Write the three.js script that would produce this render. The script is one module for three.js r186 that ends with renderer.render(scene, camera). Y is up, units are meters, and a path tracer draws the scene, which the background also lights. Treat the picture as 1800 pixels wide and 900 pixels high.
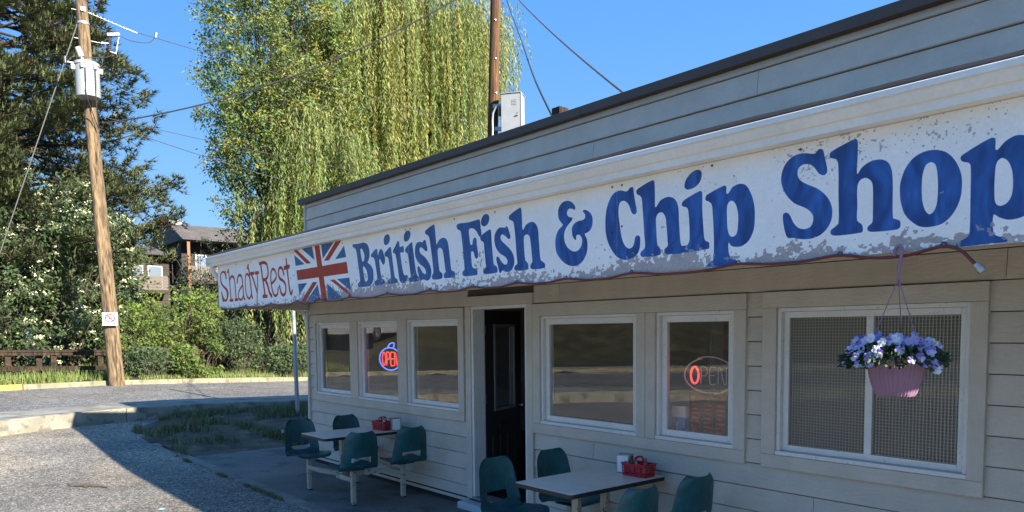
import * as THREE from 'three';
import { mergeGeometries } from 'three/addons/utils/BufferGeometryUtils.js';
import { RoundedBoxGeometry } from 'three/addons/geometries/RoundedBoxGeometry.js';

// ---------- camera: a phone held level with the shop's window heads, the frame is the upper two thirds of a 4:3 picture
const camera = new THREE.PerspectiveCamera(53.814, 4 / 3, 0.05, 600);
camera.position.set(0, 1.92, 4.85);
camera.up.set(-0.04788721, 0.99746575, -0.05262028);
camera.lookAt(-0.7694697, 1.92 - 0.07042898, 4.85 - 0.63478826);
camera.setViewOffset(1800, 1350, 0, 0, 1800, 900);

const scene = new THREE.Scene();
const renderer = new THREE.WebGLRenderer({ antialias: true });
renderer.toneMapping = THREE.LinearToneMapping;
renderer.toneMappingExposure = 4.3;
renderer.shadowMap.enabled = true;

// ---------- sky: clear morning air, deeper overhead, paler at the horizon
const TO_SUN = new THREE.Vector3(2.25, 1, -0.3).normalize();
{
  const W = 256, H = 128, d = new Float32Array(W * H * 4), v = new THREE.Vector3();
  for (let j = 0; j < H; j++) for (let i = 0; i < W; i++) {
    const up = ((j + 0.5) / H - 0.5) * Math.PI, a = ((i + 0.5) / W - 0.5) * 2 * Math.PI;
    v.set(Math.cos(a) * Math.cos(up), Math.sin(up), Math.sin(a) * Math.cos(up));
    const e = Math.max(0, v.y), t = Math.pow(1 - e, 4.6), c = Math.max(0, v.dot(TO_SUN)), o = (j * W + i) * 4;
    const g = 0.10 * Math.pow(c, 6);
    const mix = (z, h) => z + (h - z) * t;
    d[o] = (mix(0.070, 0.36) + g) * 0.345; d[o + 1] = (mix(0.262, 0.62) + g) * 0.345; d[o + 2] = (mix(0.72, 0.79) + g * 0.8) * 0.34; d[o + 3] = 1;
  }
  const t = new THREE.DataTexture(d, W, H, THREE.RGBAFormat, THREE.FloatType);
  t.mapping = THREE.EquirectangularReflectionMapping; t.magFilter = THREE.LinearFilter; t.needsUpdate = true;
  scene.background = t; scene.environment = t;
}
const sun = new THREE.DirectionalLight(new THREE.Color(1, 0.93, 0.80), 3.4);
sun.position.copy(TO_SUN).multiplyScalar(90); sun.target.position.set(0, 0, 0);
sun.castShadow = true; sun.shadow.mapSize.set(4096, 4096);
Object.assign(sun.shadow.camera, { left: -70, right: 70, top: 40, bottom: -40, near: 1, far: 260 });
scene.add(sun, sun.target);

// ---------- helpers
let seed = 20240517;
const rnd = () => { seed = (seed + 0x6d2b79f5) | 0; let t = Math.imul(seed ^ (seed >>> 15), 1 | seed); t = (t + Math.imul(t ^ (t >>> 7), 61 | t)) ^ t; return ((t ^ (t >>> 14)) >>> 0) / 4294967296; };
const rr = (a, b) => a + (b - a) * rnd();
const clamp = (x, a = 0, b = 1) => Math.min(b, Math.max(a, x));
const smooth = (x) => { x = clamp(x); return x * x * (3 - 2 * x); };
const V = (x, y, z) => new THREE.Vector3(x, y, z);
const lin = (r, g, b) => new THREE.Color().setRGB(r, g, b);
const hash = (x, y, s) => { let h = Math.imul(x | 0, 374761393) + Math.imul(y | 0, 668265263) + Math.imul(s | 0, 144269504); h = Math.imul(h ^ (h >>> 13), 1274126177); return ((h ^ (h >>> 16)) >>> 0) / 4294967296; };
function vnoise(x, y, s = 0, per = 0) {           // value noise; per: period in cells
  const ix = Math.floor(x), iy = Math.floor(y), fx = x - ix, fy = y - iy, u = fx * fx * (3 - 2 * fx), w = fy * fy * (3 - 2 * fy);
  const m = (k) => per ? ((k % per) + per) % per : k;
  const a = hash(m(ix), m(iy), s), b = hash(m(ix + 1), m(iy), s), c = hash(m(ix), m(iy + 1), s), d = hash(m(ix + 1), m(iy + 1), s);
  return a + (b - a) * u + (c - a) * w + (a - b - c + d) * u * w;
}
const fbm = (x, y, s = 0, oct = 4, per = 0) => { let v = 0, a = 0.5, n = 0; for (let i = 0; i < oct; i++) { v += a * vnoise(x, y, s + i * 17, per); n += a; a *= 0.5; x *= 2; y *= 2; per *= 2; } return v / n; };
function tex(w, h, fn, srgb = true, rep = true) { // fn(u, v) in 0..1 gives [r, g, b] in 0..1
  const d = new Uint8Array(w * h * 4);
  for (let j = 0; j < h; j++) for (let i = 0; i < w; i++) { const c = fn(i / w, j / h), o = (j * w + i) * 4; d[o] = clamp(c[0]) * 255; d[o + 1] = clamp(c[1]) * 255; d[o + 2] = clamp(c[2]) * 255; d[o + 3] = 255; }
  const t = new THREE.DataTexture(d, w, h, THREE.RGBAFormat);
  if (srgb) t.colorSpace = THREE.SRGBColorSpace;
  t.magFilter = THREE.LinearFilter; t.minFilter = THREE.LinearMipmapLinearFilter;
  if (rep) t.wrapS = t.wrapT = THREE.RepeatWrapping;
  t.needsUpdate = true; return t;
}
const scaled = (t, u, v = u) => { const c = t.clone(); c.repeat.set(u, v); c.needsUpdate = true; return c; };
const std = (o) => new THREE.MeshStandardMaterial({ roughness: 0.8, side: THREE.DoubleSide, ...o });
const phys = (o) => new THREE.MeshPhysicalMaterial({ roughness: 0.8, side: THREE.DoubleSide, ...o });

const taken = new Set();
function numbered(name) { if (!taken.has(name)) { taken.add(name); return name; } for (let i = 1; ; i++) { const n = name + '_' + String(i).padStart(3, '0'); if (!taken.has(n)) { taken.add(n); return n; } } }
function tag(o, label, category, group, kind) { if (label) o.userData.label = label; if (category) o.userData.category = category; if (group) o.userData.group = group; if (kind) o.userData.kind = kind; return o; }
function thing(name, label, category, p = [0, 0, 0], turn = 0, group) {
  const g = new THREE.Group(); g.name = numbered(name); g.position.set(...p); g.rotation.y = turn; scene.add(g); return tag(g, label, category, group);
}
function part(name, geos, mat, parent, kind) {
  const g = Array.isArray(geos) ? (geos.length === 1 ? geos[0] : mergeGeometries(geos.map((x) => { const y = x.index ? x.toNonIndexed() : x; for (const k of Object.keys(y.attributes)) if (!['position', 'normal', 'uv', 'color'].includes(k)) y.deleteAttribute(k); return y; }))) : geos;
  const m = new THREE.Mesh(g, mat); m.name = parent === scene ? numbered(name) : name; m.castShadow = m.receiveShadow = true; parent.add(m);
  if (kind) m.userData.kind = kind; return m;
}
function struct(name, geos, mat, label, category) { const m = part(name, geos, mat, scene, 'structure'); return tag(m, label, category); }
function structGroup(name, label, category) { const g = new THREE.Group(); g.name = numbered(name); scene.add(g); return tag(g, label, category, null, 'structure'); }
function sub(parent, name, p = [0, 0, 0], turn = 0) { const g = new THREE.Group(); g.name = name; g.position.set(...p); g.rotation.y = turn; parent.add(g); return g; }

function metricUV(g, swap = false, ou = 0, ov = 0) {  // uv in metres from position and face direction
  const p = g.attributes.position, n = g.attributes.normal, uv = new Float32Array(p.count * 2);
  for (let i = 0; i < p.count; i++) {
    const ax = Math.abs(n.getX(i)), ay = Math.abs(n.getY(i)), az = Math.abs(n.getZ(i));
    let u, v;
    if (ay > ax && ay > az) { u = p.getX(i); v = p.getZ(i); } else if (ax > az) { u = p.getZ(i); v = p.getY(i); } else { u = p.getX(i); v = p.getY(i); }
    if (swap) [u, v] = [v, u];
    uv[2 * i] = u + ou; uv[2 * i + 1] = v + ov;
  }
  g.setAttribute('uv', new THREE.BufferAttribute(uv, 2)); return g;
}
function bx(x0, x1, y0, y1, z0, z1, swap = false) { const g = new THREE.BoxGeometry(x1 - x0, y1 - y0, z1 - z0); g.translate((x0 + x1) / 2, (y0 + y1) / 2, (z0 + z1) / 2); return metricUV(g, swap); }
function rbx(x0, x1, y0, y1, z0, z1, r = 0.004, swap = false, seg = 1) { const g = new RoundedBoxGeometry(x1 - x0, y1 - y0, z1 - z0, seg, r); g.translate((x0 + x1) / 2, (y0 + y1) / 2, (z0 + z1) / 2); return metricUV(g, swap, rr(0, 5), rr(0, 5)); }
function cyl(r0, r1, a, b, n = 12, open = false) { // cylinder from point a to point b
  const d = b.clone().sub(a), g = new THREE.CylinderGeometry(r1, r0, d.length(), n, 1, open);
  g.applyQuaternion(new THREE.Quaternion().setFromUnitVectors(V(0, 1, 0), d.clone().normalize())); g.translate((a.x + b.x) / 2, (a.y + b.y) / 2, (a.z + b.z) / 2); return g;
}
function lathe(pts, n = 24, at = [0, 0, 0]) { const g = new THREE.LatheGeometry(pts.map(([r, y]) => new THREE.Vector2(r, y)), n); g.translate(...at); return g; }
function tube(pts, r, seg = 32, rad = 6) { return new THREE.TubeGeometry(new THREE.CatmullRomCurve3(pts), seg, r, rad, false); }
function taper(pts, r0, r1, seg = 10, rad = 6) {      // tapering limb through points
  const c = new THREE.CatmullRomCurve3(pts), fr = c.computeFrenetFrames(seg, false), pos = [], nor = [], uv = [], idx = [];
  let len = c.getLength();
  for (let i = 0; i <= seg; i++) {
    const t = i / seg, p = c.getPoint(t), r = r0 + (r1 - r0) * t;
    for (let j = 0; j <= rad; j++) { const a = j / rad * 2 * Math.PI, n = fr.normals[i].clone().multiplyScalar(Math.cos(a)).addScaledVector(fr.binormals[i], Math.sin(a)); pos.push(p.x + n.x * r, p.y + n.y * r, p.z + n.z * r); nor.push(n.x, n.y, n.z); uv.push(j / rad * 2 * Math.PI * r0, t * len); }
  }
  for (let i = 0; i < seg; i++) for (let j = 0; j < rad; j++) { const a = i * (rad + 1) + j, b = a + rad + 1; idx.push(a, a + 1, b, b, a + 1, b + 1); }
  return geo(pos, idx, nor, uv);
}
function geo(pos, idx, nor, uv, col) {
  const g = new THREE.BufferGeometry(); g.setAttribute('position', new THREE.Float32BufferAttribute(pos, 3));
  if (idx) g.setIndex(idx);
  if (nor) g.setAttribute('normal', new THREE.Float32BufferAttribute(nor, 3)); else g.computeVertexNormals();
  g.setAttribute('uv', new THREE.Float32BufferAttribute(uv || new Float32Array(pos.length / 3 * 2), 2));
  if (col) g.setAttribute('color', new THREE.Float32BufferAttribute(col, 3));
  return g;
}
function prism(poly, axis, a, b) {  // convex polygon in the plane across axis 'x' ([z, y]) or 'z' ([x, y]), from a to b
  const pos = [], n = poly.length, P = (q, t) => axis === 'x' ? [t, q[1], q[0]] : [q[0], q[1], t];
  const tri = (p, q, r) => pos.push(...p, ...q, ...r);
  for (let i = 0; i < n; i++) { const q = poly[i], r = poly[(i + 1) % n]; tri(P(q, a), P(r, a), P(r, b)); tri(P(q, a), P(r, b), P(q, b)); }
  for (let i = 1; i < n - 1; i++) { tri(P(poly[0], a), P(poly[i + 1], a), P(poly[i], a)); tri(P(poly[0], b), P(poly[i], b), P(poly[i + 1], b)); }
  return metricUV(geo(pos));
}
// ---------- surface textures (grain, grit, wear)
const T = {};
{
  const per = 8;
  T.grain = tex(512, 512, (u, v) => { const w = fbm(u * 4, v * 4, 3, 3, 4) * 0.35; const g = 0.55 * fbm(u * 6, (v + w * 0.12) * 64, 5, 3, 0) + 0.45 * vnoise(u * 24, v * 256, 9); const k = Math.sin((v * 30 + w * 9 + fbm(u * 3, v * 6, 8, 2) * 3) * 6.28) * 0.5 + 0.5; const x = 0.6 * g + 0.4 * Math.pow(k, 3); return [x, x, x]; }, false);
  T.paint = tex(512, 512, (u, v) => { const a = fbm(u * 8, v * 8, 11, 5, 8), b = vnoise(u * 180, v * 180, 4); const s = 0.94 + 0.09 * (a - 0.5) + 0.035 * (b - 0.5); return [s, s, s * 0.995]; });
  T.asphalt = tex(1024, 1024, (u, v) => {
    const n = hash(Math.floor(u * 340), Math.floor(v * 340), 1), n2 = vnoise(u * 120, v * 120, 7, 120), big = fbm(u * 6, v * 6, 12, 4, 6);
    let s = 0.50 + 0.16 * (n2 - 0.5) + 0.24 * (n - 0.5) + 0.14 * (big - 0.5);
    if (n > 0.93) s += 0.20; if (n < 0.07) s -= 0.18;
    return [s * 1.02, s, s * 0.97];
  });
  T.grit = tex(512, 512, (u, v) => { const n = vnoise(u * 128, v * 128, 21, 128), m = hash(Math.floor(u * 512), Math.floor(v * 512), 5); const x = 0.6 * n + 0.4 * m; return [x, x, x]; }, false);
  T.concrete = tex(1024, 1024, (u, v) => {
    const a = fbm(u * 5, v * 5, 31, 5, 5), b = vnoise(u * 256, v * 256, 3, 256), st = smooth((fbm(u * 9, v * 9, 41, 4, 9) - 0.55) * 6);
    let s = 0.70 + 0.25 * (a - 0.5) + 0.10 * (b - 0.5) - 0.12 * st; if (hash(Math.floor(u * 512), Math.floor(v * 512), 9) > 0.985) s -= 0.18;
    return [s * 1.01, s, s * 0.95];
  });
  T.soil = tex(512, 512, (u, v) => { const a = fbm(u * 10, v * 10, 51, 5, 10), n = hash(Math.floor(u * 256), Math.floor(v * 256), 2); const s = 0.36 + 0.3 * (a - 0.5) + 0.16 * (n - 0.5); return [s * 1.08, s * 0.96, s * 0.80]; });
  T.wood = tex(256, 1024, (u, v) => { const w = fbm(u * 6, v * 5, 61, 3, 0) * 0.3, k = fbm((u + w * 0.2) * 26, v * 7, 63, 3, 0), c = smooth((fbm(u * 18, v * 5, 66, 3) - 0.6) * 7); const s = 0.46 + 0.42 * (k - 0.5) - 0.24 * c; return [s * 1.12, s * 0.93, s * 0.70]; });
  T.poleWood = tex(512, 1024, (u, v) => { const w = fbm(u * 5, v * 14, 161, 3) * 0.5, k = fbm((u + w * 0.05) * 40, v * 60, 163, 4), k2 = vnoise(u * 9, v * 6, 167), c = smooth((fbm(u * 36 + w, v * 26, 166, 3) - 0.57) * 7); const s = 0.49 + 0.42 * (k - 0.5) + 0.14 * (k2 - 0.5) - 0.15 * c; return [s * 1.10, s * 0.93, s * 0.71]; });
  T.bark = tex(256, 512, (u, v) => { const k = fbm(u * 14, v * 5, 71, 4, 0); const s = 0.30 + 0.4 * (k - 0.5); return [s * 1.08, s * 0.94, s * 0.82]; });
  T.white = tex(512, 512, (u, v) => { const a = fbm(u * 7, v * 7, 81, 5, 7), n = vnoise(u * 200, v * 200, 8, 200); let s = 0.90 + 0.07 * (a - 0.5) + 0.03 * (n - 0.5); const chip = fbm(u * 90, v * 60, 85, 3) > 0.79 ? 0.13 : 0; return [s - chip, s - chip, s * 0.985 - chip * 1.15]; });
  T.rust = tex(256, 256, (u, v) => { const a = smooth((fbm(u * 16, v * 16, 91, 4, 16) - 0.66) * 9), n = vnoise(u * 90, v * 90, 3); const s = 0.80 + 0.06 * (n - 0.5); return [s * (1 - a * 0.45), s * 0.98 * (1 - a * 0.66), s * 0.92 * (1 - a * 0.78)]; });
}
const bumpOf = (t, u, v = u) => scaled(t, u, v);
const M = {
  siding: std({ color: lin(0.63, 0.565, 0.475), map: scaled(T.paint, 0.8), bumpMap: bumpOf(T.grain, 1.4, 0.9), bumpScale: 0.0022, roughness: 0.62 }),
  siding2: std({ color: lin(0.61, 0.55, 0.465), map: scaled(T.paint, 0.7), bumpMap: bumpOf(T.grain, 1.1, 1.0), bumpScale: 0.0022, roughness: 0.64 }),
  parapet: std({ color: lin(0.69, 0.585, 0.465), map: scaled(T.paint, 0.8), bumpMap: bumpOf(T.grain, 1.1, 0.8), bumpScale: 0.0008, roughness: 0.62 }),
  trim: std({ color: lin(0.62, 0.565, 0.475), map: scaled(T.paint, 0.9), bumpMap: bumpOf(T.grain, 1.7, 1.2), bumpScale: 0.002, roughness: 0.58 }),
  white: std({ color: lin(0.90, 0.885, 0.86), map: scaled(T.white, 0.9), bumpMap: bumpOf(T.grain, 2, 2), bumpScale: 0.0006, roughness: 0.5 }),
  gutter: std({ color: lin(0.90, 0.86, 0.78), map: scaled(T.paint, 0.35), roughness: 0.42 }),
  cap: std({ color: lin(0.11, 0.072, 0.052), map: scaled(T.paint, 0.5), roughness: 0.5, metalness: 0.2 }),
  felt: std({ color: lin(0.02, 0.021, 0.022), roughness: 0.95 }),
  glass: phys({ color: lin(0.93, 0.95, 0.94), roughness: 0.0, transmission: 1, thickness: 0, ior: 1.95, metalness: 0 }),
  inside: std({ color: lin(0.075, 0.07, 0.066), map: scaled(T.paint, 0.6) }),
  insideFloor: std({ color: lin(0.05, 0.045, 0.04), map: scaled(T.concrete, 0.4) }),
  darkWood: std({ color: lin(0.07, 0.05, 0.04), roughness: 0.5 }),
  asphalt: std({ color: lin(0.92, 0.86, 0.765), map: scaled(T.asphalt, 0.21), bumpMap: bumpOf(T.grit, 0.55), bumpScale: 0.004, roughness: 0.93, vertexColors: true }),
  road: std({ color: lin(0.78, 0.775, 0.78), map: scaled(T.asphalt, 0.17), bumpMap: bumpOf(T.grit, 0.5), bumpScale: 0.003, roughness: 0.88, vertexColors: true }),
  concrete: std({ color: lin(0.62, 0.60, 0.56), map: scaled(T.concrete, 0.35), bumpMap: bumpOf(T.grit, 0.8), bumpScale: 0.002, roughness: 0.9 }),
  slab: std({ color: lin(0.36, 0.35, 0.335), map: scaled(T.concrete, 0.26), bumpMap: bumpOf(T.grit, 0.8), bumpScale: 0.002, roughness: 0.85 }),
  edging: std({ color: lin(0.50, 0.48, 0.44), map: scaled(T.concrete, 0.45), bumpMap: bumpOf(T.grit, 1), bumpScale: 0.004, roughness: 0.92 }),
  kerb: std({ color: lin(0.56, 0.53, 0.46), map: scaled(T.concrete, 0.9), bumpMap: bumpOf(T.grit, 1), bumpScale: 0.004, roughness: 0.92 }),
  kerbYellow: std({ color: lin(0.78, 0.52, 0.10), map: scaled(T.white, 0.7), roughness: 0.8 }),
  kerbWorn: std({ color: lin(0.60, 0.53, 0.38), map: scaled(T.concrete, 0.8), roughness: 0.9 }),
  soil: std({ color: lin(0.85, 0.78, 0.70), map: scaled(T.soil, 0.5), bumpMap: bumpOf(T.grit, 0.5), bumpScale: 0.01, roughness: 1 }),
  ground: std({ color: lin(0.36, 0.42, 0.27), map: scaled(T.soil, 0.2), roughness: 1 }),
  pole: std({ color: lin(0.74, 0.72, 0.70), map: scaled(T.poleWood, 0.68, 0.09), bumpMap: bumpOf(T.poleWood, 0.68, 0.09), bumpScale: 0.01, roughness: 0.95 }),
  poleDark: std({ color: lin(0.42, 0.30, 0.24), map: scaled(T.poleWood, 0.9, 0.08), bumpMap: bumpOf(T.poleWood, 0.9, 0.08), bumpScale: 0.01, roughness: 0.95 }),
  bark: std({ color: lin(0.5, 0.46, 0.44), map: scaled(T.bark, 0.6, 0.5), bumpMap: bumpOf(T.bark, 0.6, 0.5), bumpScale: 0.03, roughness: 1 }),
  barkGrey: std({ color: lin(1.1, 1.1, 1.1), map: scaled(T.bark, 0.8, 0.6), roughness: 1 }),
  fence: std({ color: lin(0.17, 0.145, 0.15), map: scaled(T.wood, 1, 0.6), roughness: 0.9 }),
  galv: std({ color: lin(0.36, 0.38, 0.40), roughness: 0.45, metalness: 0.5 }),
  greyPaint: std({ color: lin(0.36, 0.375, 0.385), map: scaled(T.paint, 0.8), roughness: 0.45 }),
  steel: std({ color: lin(0.5, 0.5, 0.5), roughness: 0.3, metalness: 0.9 }),
  iron: std({ color: lin(0.06, 0.06, 0.06), roughness: 0.6, metalness: 0.5 }),
  rubber: std({ color: lin(0.02, 0.02, 0.021), roughness: 0.6 }),
  wire: std({ color: lin(0.035, 0.035, 0.037), roughness: 0.6 }),
  wireLight: std({ color: lin(0.20, 0.205, 0.21), roughness: 0.45, metalness: 0.4 }),
  porcelain: std({ color: lin(0.40, 0.41, 0.42), roughness: 0.25 }),
  brownGlaze: std({ color: lin(0.04, 0.035, 0.035), roughness: 0.3 }),
};

// ---------- the lie of the land: the road bends round the corner of the lot
const KX = -16.45, KZ = 0.5, KR = 5.5, KA = Math.PI * 35 / 180, CX = KX + KR, EX = CX - KR * Math.cos(KA), EZ = KZ + KR * Math.sin(KA);
function offs(x, z) {                       // metres outward of the lot's kerb line (the pavement, then the road)
  if (z <= KZ) return KX - x;
  const a = Math.atan2(z - KZ, -(x - CX));
  if (a >= 0 && a < KA) return Math.hypot(x - CX, z - KZ) - KR;
  return (x - EX) * -Math.cos(KA) + (z - EZ) * Math.sin(KA);
}
function along(s, o) {                      // s: metres along the kerb line, 0 where the bend begins; o: outward
  const L = KR * KA;
  if (s <= 0) return [KX - o, KZ + s];
  if (s < L) { const a = s / KR; return [CX - (KR + o) * Math.cos(a), KZ + (KR + o) * Math.sin(a)]; }
  const t = s - L; return [EX + t * Math.sin(KA) - o * Math.cos(KA), EZ + t * Math.cos(KA) + o * Math.sin(KA)];
}
const fall = (z) => z < 0 ? Math.max(-0.24, 0.03 * z) : 0;
const lotY = (x, z) => 0.19 * smooth((offs(x, z) + 4.4) / 4.4);
const paveY = (z) => 0.45 + fall(z);
const roadY = (o, z) => 0.365 + clamp(o - 1.55, 0, 5.2) * 0.031 + fall(z);
const vergeY = (o, z) => 0.64 + fall(z) + clamp(o - 7, 0, 8) * 0.035 + smooth((o - 10.5) / 6) * 1.5 * smooth((z - 5) / 5);
function groundY(x, z) {
  const o = offs(x, z);
  if (o < 0.1) return lotY(x, z) - 0.07;
  if (o < 1.6) return 0.1 + fall(z);
  if (o < 6.85) return roadY(o, z) - 0.09;
  return vergeY(o, z) - 0.02;
}
{ // the ground, one sheet to the horizon
  const line = (near, far) => { const a = []; let x = near[0]; while (x <= near[1]) { a.push(x); x += 0.8; } let st = 1.2; let lo = near[0], hi = near[1]; while (hi < far) { hi += st; lo -= st; a.push(hi); a.unshift(lo); st *= 1.25; } return a; };
  const xs = line([-34, 6], 400), zs = line([-20, 22], 400), pos = [], uv = [], idx = [], nx = xs.length;
  for (const z of zs) for (const x of xs) { pos.push(x, groundY(x, z), z); uv.push(x, z); }
  for (let j = 0; j < zs.length - 1; j++) for (let i = 0; i < nx - 1; i++) { const a = j * nx + i; idx.push(a, a + nx, a + 1, a + nx, a + nx + 1, a + 1); }
  struct('ground', geo(pos, idx, null, uv), M.ground, 'rough green and earthy ground around the lot and road', 'ground');
}
function sheet(x0, x1, z0, z1, step, keep, yf, colf) {
  const pos = [], uv = [], idx = [], col = [], nx = Math.round((x1 - x0) / step) + 1, nz = Math.round((z1 - z0) / step) + 1;
  for (let j = 0; j < nz; j++) for (let i = 0; i < nx; i++) { const x = x0 + (x1 - x0) * i / (nx - 1), z = z0 + (z1 - z0) * j / (nz - 1); pos.push(x, yf(x, z), z); uv.push(x, z); if (colf) col.push(...colf(x, z)); }
  for (let j = 0; j < nz - 1; j++) for (let i = 0; i < nx - 1; i++) { const x = x0 + (x1 - x0) * (i + 0.5) / (nx - 1), z = z0 + (z1 - z0) * (j + 0.5) / (nz - 1); if (!keep(x, z)) continue; const a = j * nx + i; idx.push(a, a + nx, a + 1, a + nx, a + nx + 1, a + 1); }
  return geo(pos, idx, null, uv, colf ? col : null);
}
const STRIP_Z = 1.42;
// worn asphalt with patches of pale sandy grit
struct('parking_lot', sheet(-17.2, 30, -1.6, 18, 0.2, (x, z) => offs(x, z) < 0.12 && (z > STRIP_Z - 0.1 || x < -13.4), (x, z) => lotY(x, z), (x, z) => {
  const a = fbm(x * 0.35, z * 0.35, 101, 4), b = smooth((fbm(x * 0.8 + 3, z * 0.8, 111, 4) - 0.52) * 5), c = vnoise(x * 2.5, z * 2.5, 7);
  const s = 0.86 + 0.3 * (a - 0.5) + 0.08 * (c - 0.5); return [s * (1 + 0.34 * b), s * (1 + 0.26 * b), s * (1 + 0.13 * b)];
}), M.asphalt, 'worn grey asphalt parking lot with sandy patches', 'parking lot');
// the yard: bare soil with grass
const yardEdge = (x, z) => { const w = 0.35 * (fbm(x * 1.3, z * 1.3, 131, 3) - 0.5); return (z < STRIP_Z - 0.08 || x < -13.7) && z < 1.40 + Math.min(0, x + 15.0) * 0.68 + w * 1.2; };
const yardY = (x, z) => lotY(x, z) + 0.006 - 0.05 * smooth((x + 12.45) * 5) + 0.06 * fbm(x * 1.5, z * 1.5, 133, 3) * smooth((1.6 - z) * 1.2) * smooth((-12.4 - x) * 1.5);
struct('yard_soil', sheet(-16.75, -12.2, -26, 1.6, 0.12, (x, z) => x < -12.22 && (z < -0.4 ? true : yardEdge(x, z)) || (x >= -12.22 && z < -1), yardY), M.soil, 'bare brown soil of the small yard beside the shop', 'soil');

function strip(s0, s1, o0, o1, top, bot, ch = 0, n = 4) {      // a kerb stone or paving slab that follows the bend
  const prof = ch ? [[o0, bot], [o0, top - ch], [o0 + ch, top], [o1, top], [o1, bot]] : [[o0, bot], [o0, top], [o1, top], [o1, bot]];
  const pos = [], m = prof.length, ring = [];
  for (let i = 0; i <= n; i++) { const s = s0 + (s1 - s0) * i / n; ring.push(prof.map(([o, y]) => { const [x, z] = along(s, o); return [x, y + fall(z), z]; })); }
  const tri = (a, b, c) => pos.push(...a, ...b, ...c);
  for (let i = 0; i < n; i++) for (let j = 0; j < m; j++) { const k = (j + 1) % m, a = ring[i][j], b = ring[i][k], c = ring[i + 1][k], d = ring[i + 1][j]; tri(a, b, c); tri(a, c, d); }
  for (let j = 1; j < m - 1; j++) { tri(ring[0][0], ring[0][j], ring[0][j + 1]); tri(ring[n][0], ring[n][j + 1], ring[n][j]); }
  return metricUV(geo(pos), false, rr(0, 3), rr(0, 3));
}
{
  const kerb = structGroup('retaining_kerb', 'tall pale concrete kerb holding up the pavement at the lot edge', 'kerb');
  for (let s = -45; s < 48; s += 3.05) part('kerb_block', strip(s + 0.005, s + 3.045, 0, 0.2, 0.455 + rr(-0.006, 0.006), -0.2, 0.02), M.kerb, kerb);
  const pave = structGroup('pavement', 'pale concrete pavement between lot and road', 'pavement');
  for (let s = -45; s < 48; s += 1.525) part('paving_slab', strip(s + 0.004, s + 1.521, 0.205, 1.55, 0.45 + rr(-0.003, 0.003), 0.0, 0), M.concrete, pave);
  const rp = [], ri = [], ru = [], rc = []; let k = 0;
  for (let s = -110; s <= 110; s += 0.6, k++) for (let j = 0; j <= 10; j++) { const o = 1.54 + 5.24 * j / 10, [x, z] = along(s, o); rp.push(x, roadY(o, z), z); ru.push(x, z); const w = 0.9 + 0.22 * (fbm(s * 0.15, o * 0.9, 141, 3) - 0.5) - 0.10 * smooth((fbm(s * 0.4, o * 1.2, 145, 3) - 0.6) * 8); rc.push(w, w, w); }
  for (let i = 0; i < k - 1; i++) for (let j = 0; j < 10; j++) { const a = i * 11 + j; ri.push(a, a + 1, a + 11, a + 1, a + 12, a + 11); }
  struct('road', geo(rp, ri, null, ru, rc), M.road, 'grey asphalt road passing the shop', 'road');
  const lp = [], li = []; k = 0;
  for (let s = -110; s <= 110; s += 0.6, k++) for (const o of [4.45, 4.56]) { const [x, z] = along(s, o); lp.push(x, roadY(o, z) + 0.005, z); }
  for (let i = 0; i < k - 1; i++) { const a = i * 2; li.push(a, a + 1, a + 2, a + 1, a + 3, a + 2); }
  struct('road_line', metricUV(geo(lp, li)), std({ color: lin(0.50, 0.36, 0.16), map: scaled(T.rust, 0.9), roughness: 0.9 }), 'faded yellow centre line painted on the road', 'road marking');
  for (const o of [1.95, 6.35]) { const ep = [], ei = []; let n = 0; for (let s = 5; s <= 100; s += 0.6, n++) for (const q of [o - 0.06, o + 0.06]) { const [x, z] = along(s, q); ep.push(x, roadY(q, z) + 0.005, z); } for (let i = 0; i < n - 1; i++) { const a = i * 2; ei.push(a, a + 1, a + 2, a + 1, a + 3, a + 2); } struct('road_line', metricUV(geo(ep, ei)), std({ color: lin(0.7, 0.7, 0.68), map: scaled(T.white, 0.9), roughness: 0.9 }), o < 3 ? 'white edge line along the bend on the lot side' : 'white edge line along the outer side of the bend', 'road marking'); }
  const far = structGroup('far_kerb', 'low concrete kerb with worn yellow paint across the road', 'kerb');
  for (let s = -60.24; s < 60; s += 3.05) for (const [p, q, m] of s > 0.5 && s < 3 ? [[0, 0.7, M.kerbYellow], [0.7, 3.05, M.kerbWorn]] : [[0, 3.05, M.kerbWorn]]) part('kerb_block', strip(s + p + 0.006, s + q - 0.006, 6.75, 6.97, 0.655 + rr(-0.006, 0.006), 0.3, 0.025), m, far);
}
{ const fp = structGroup('far_pavement', 'pale pavement across the road round the bend', 'pavement'); for (let s = 7; s < 60; s += 1.525) part('paving_slab', strip(s + 0.004, s + 1.521, 6.98, 8.5, 0.66, 0.3, 0), M.concrete, fp); }
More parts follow.
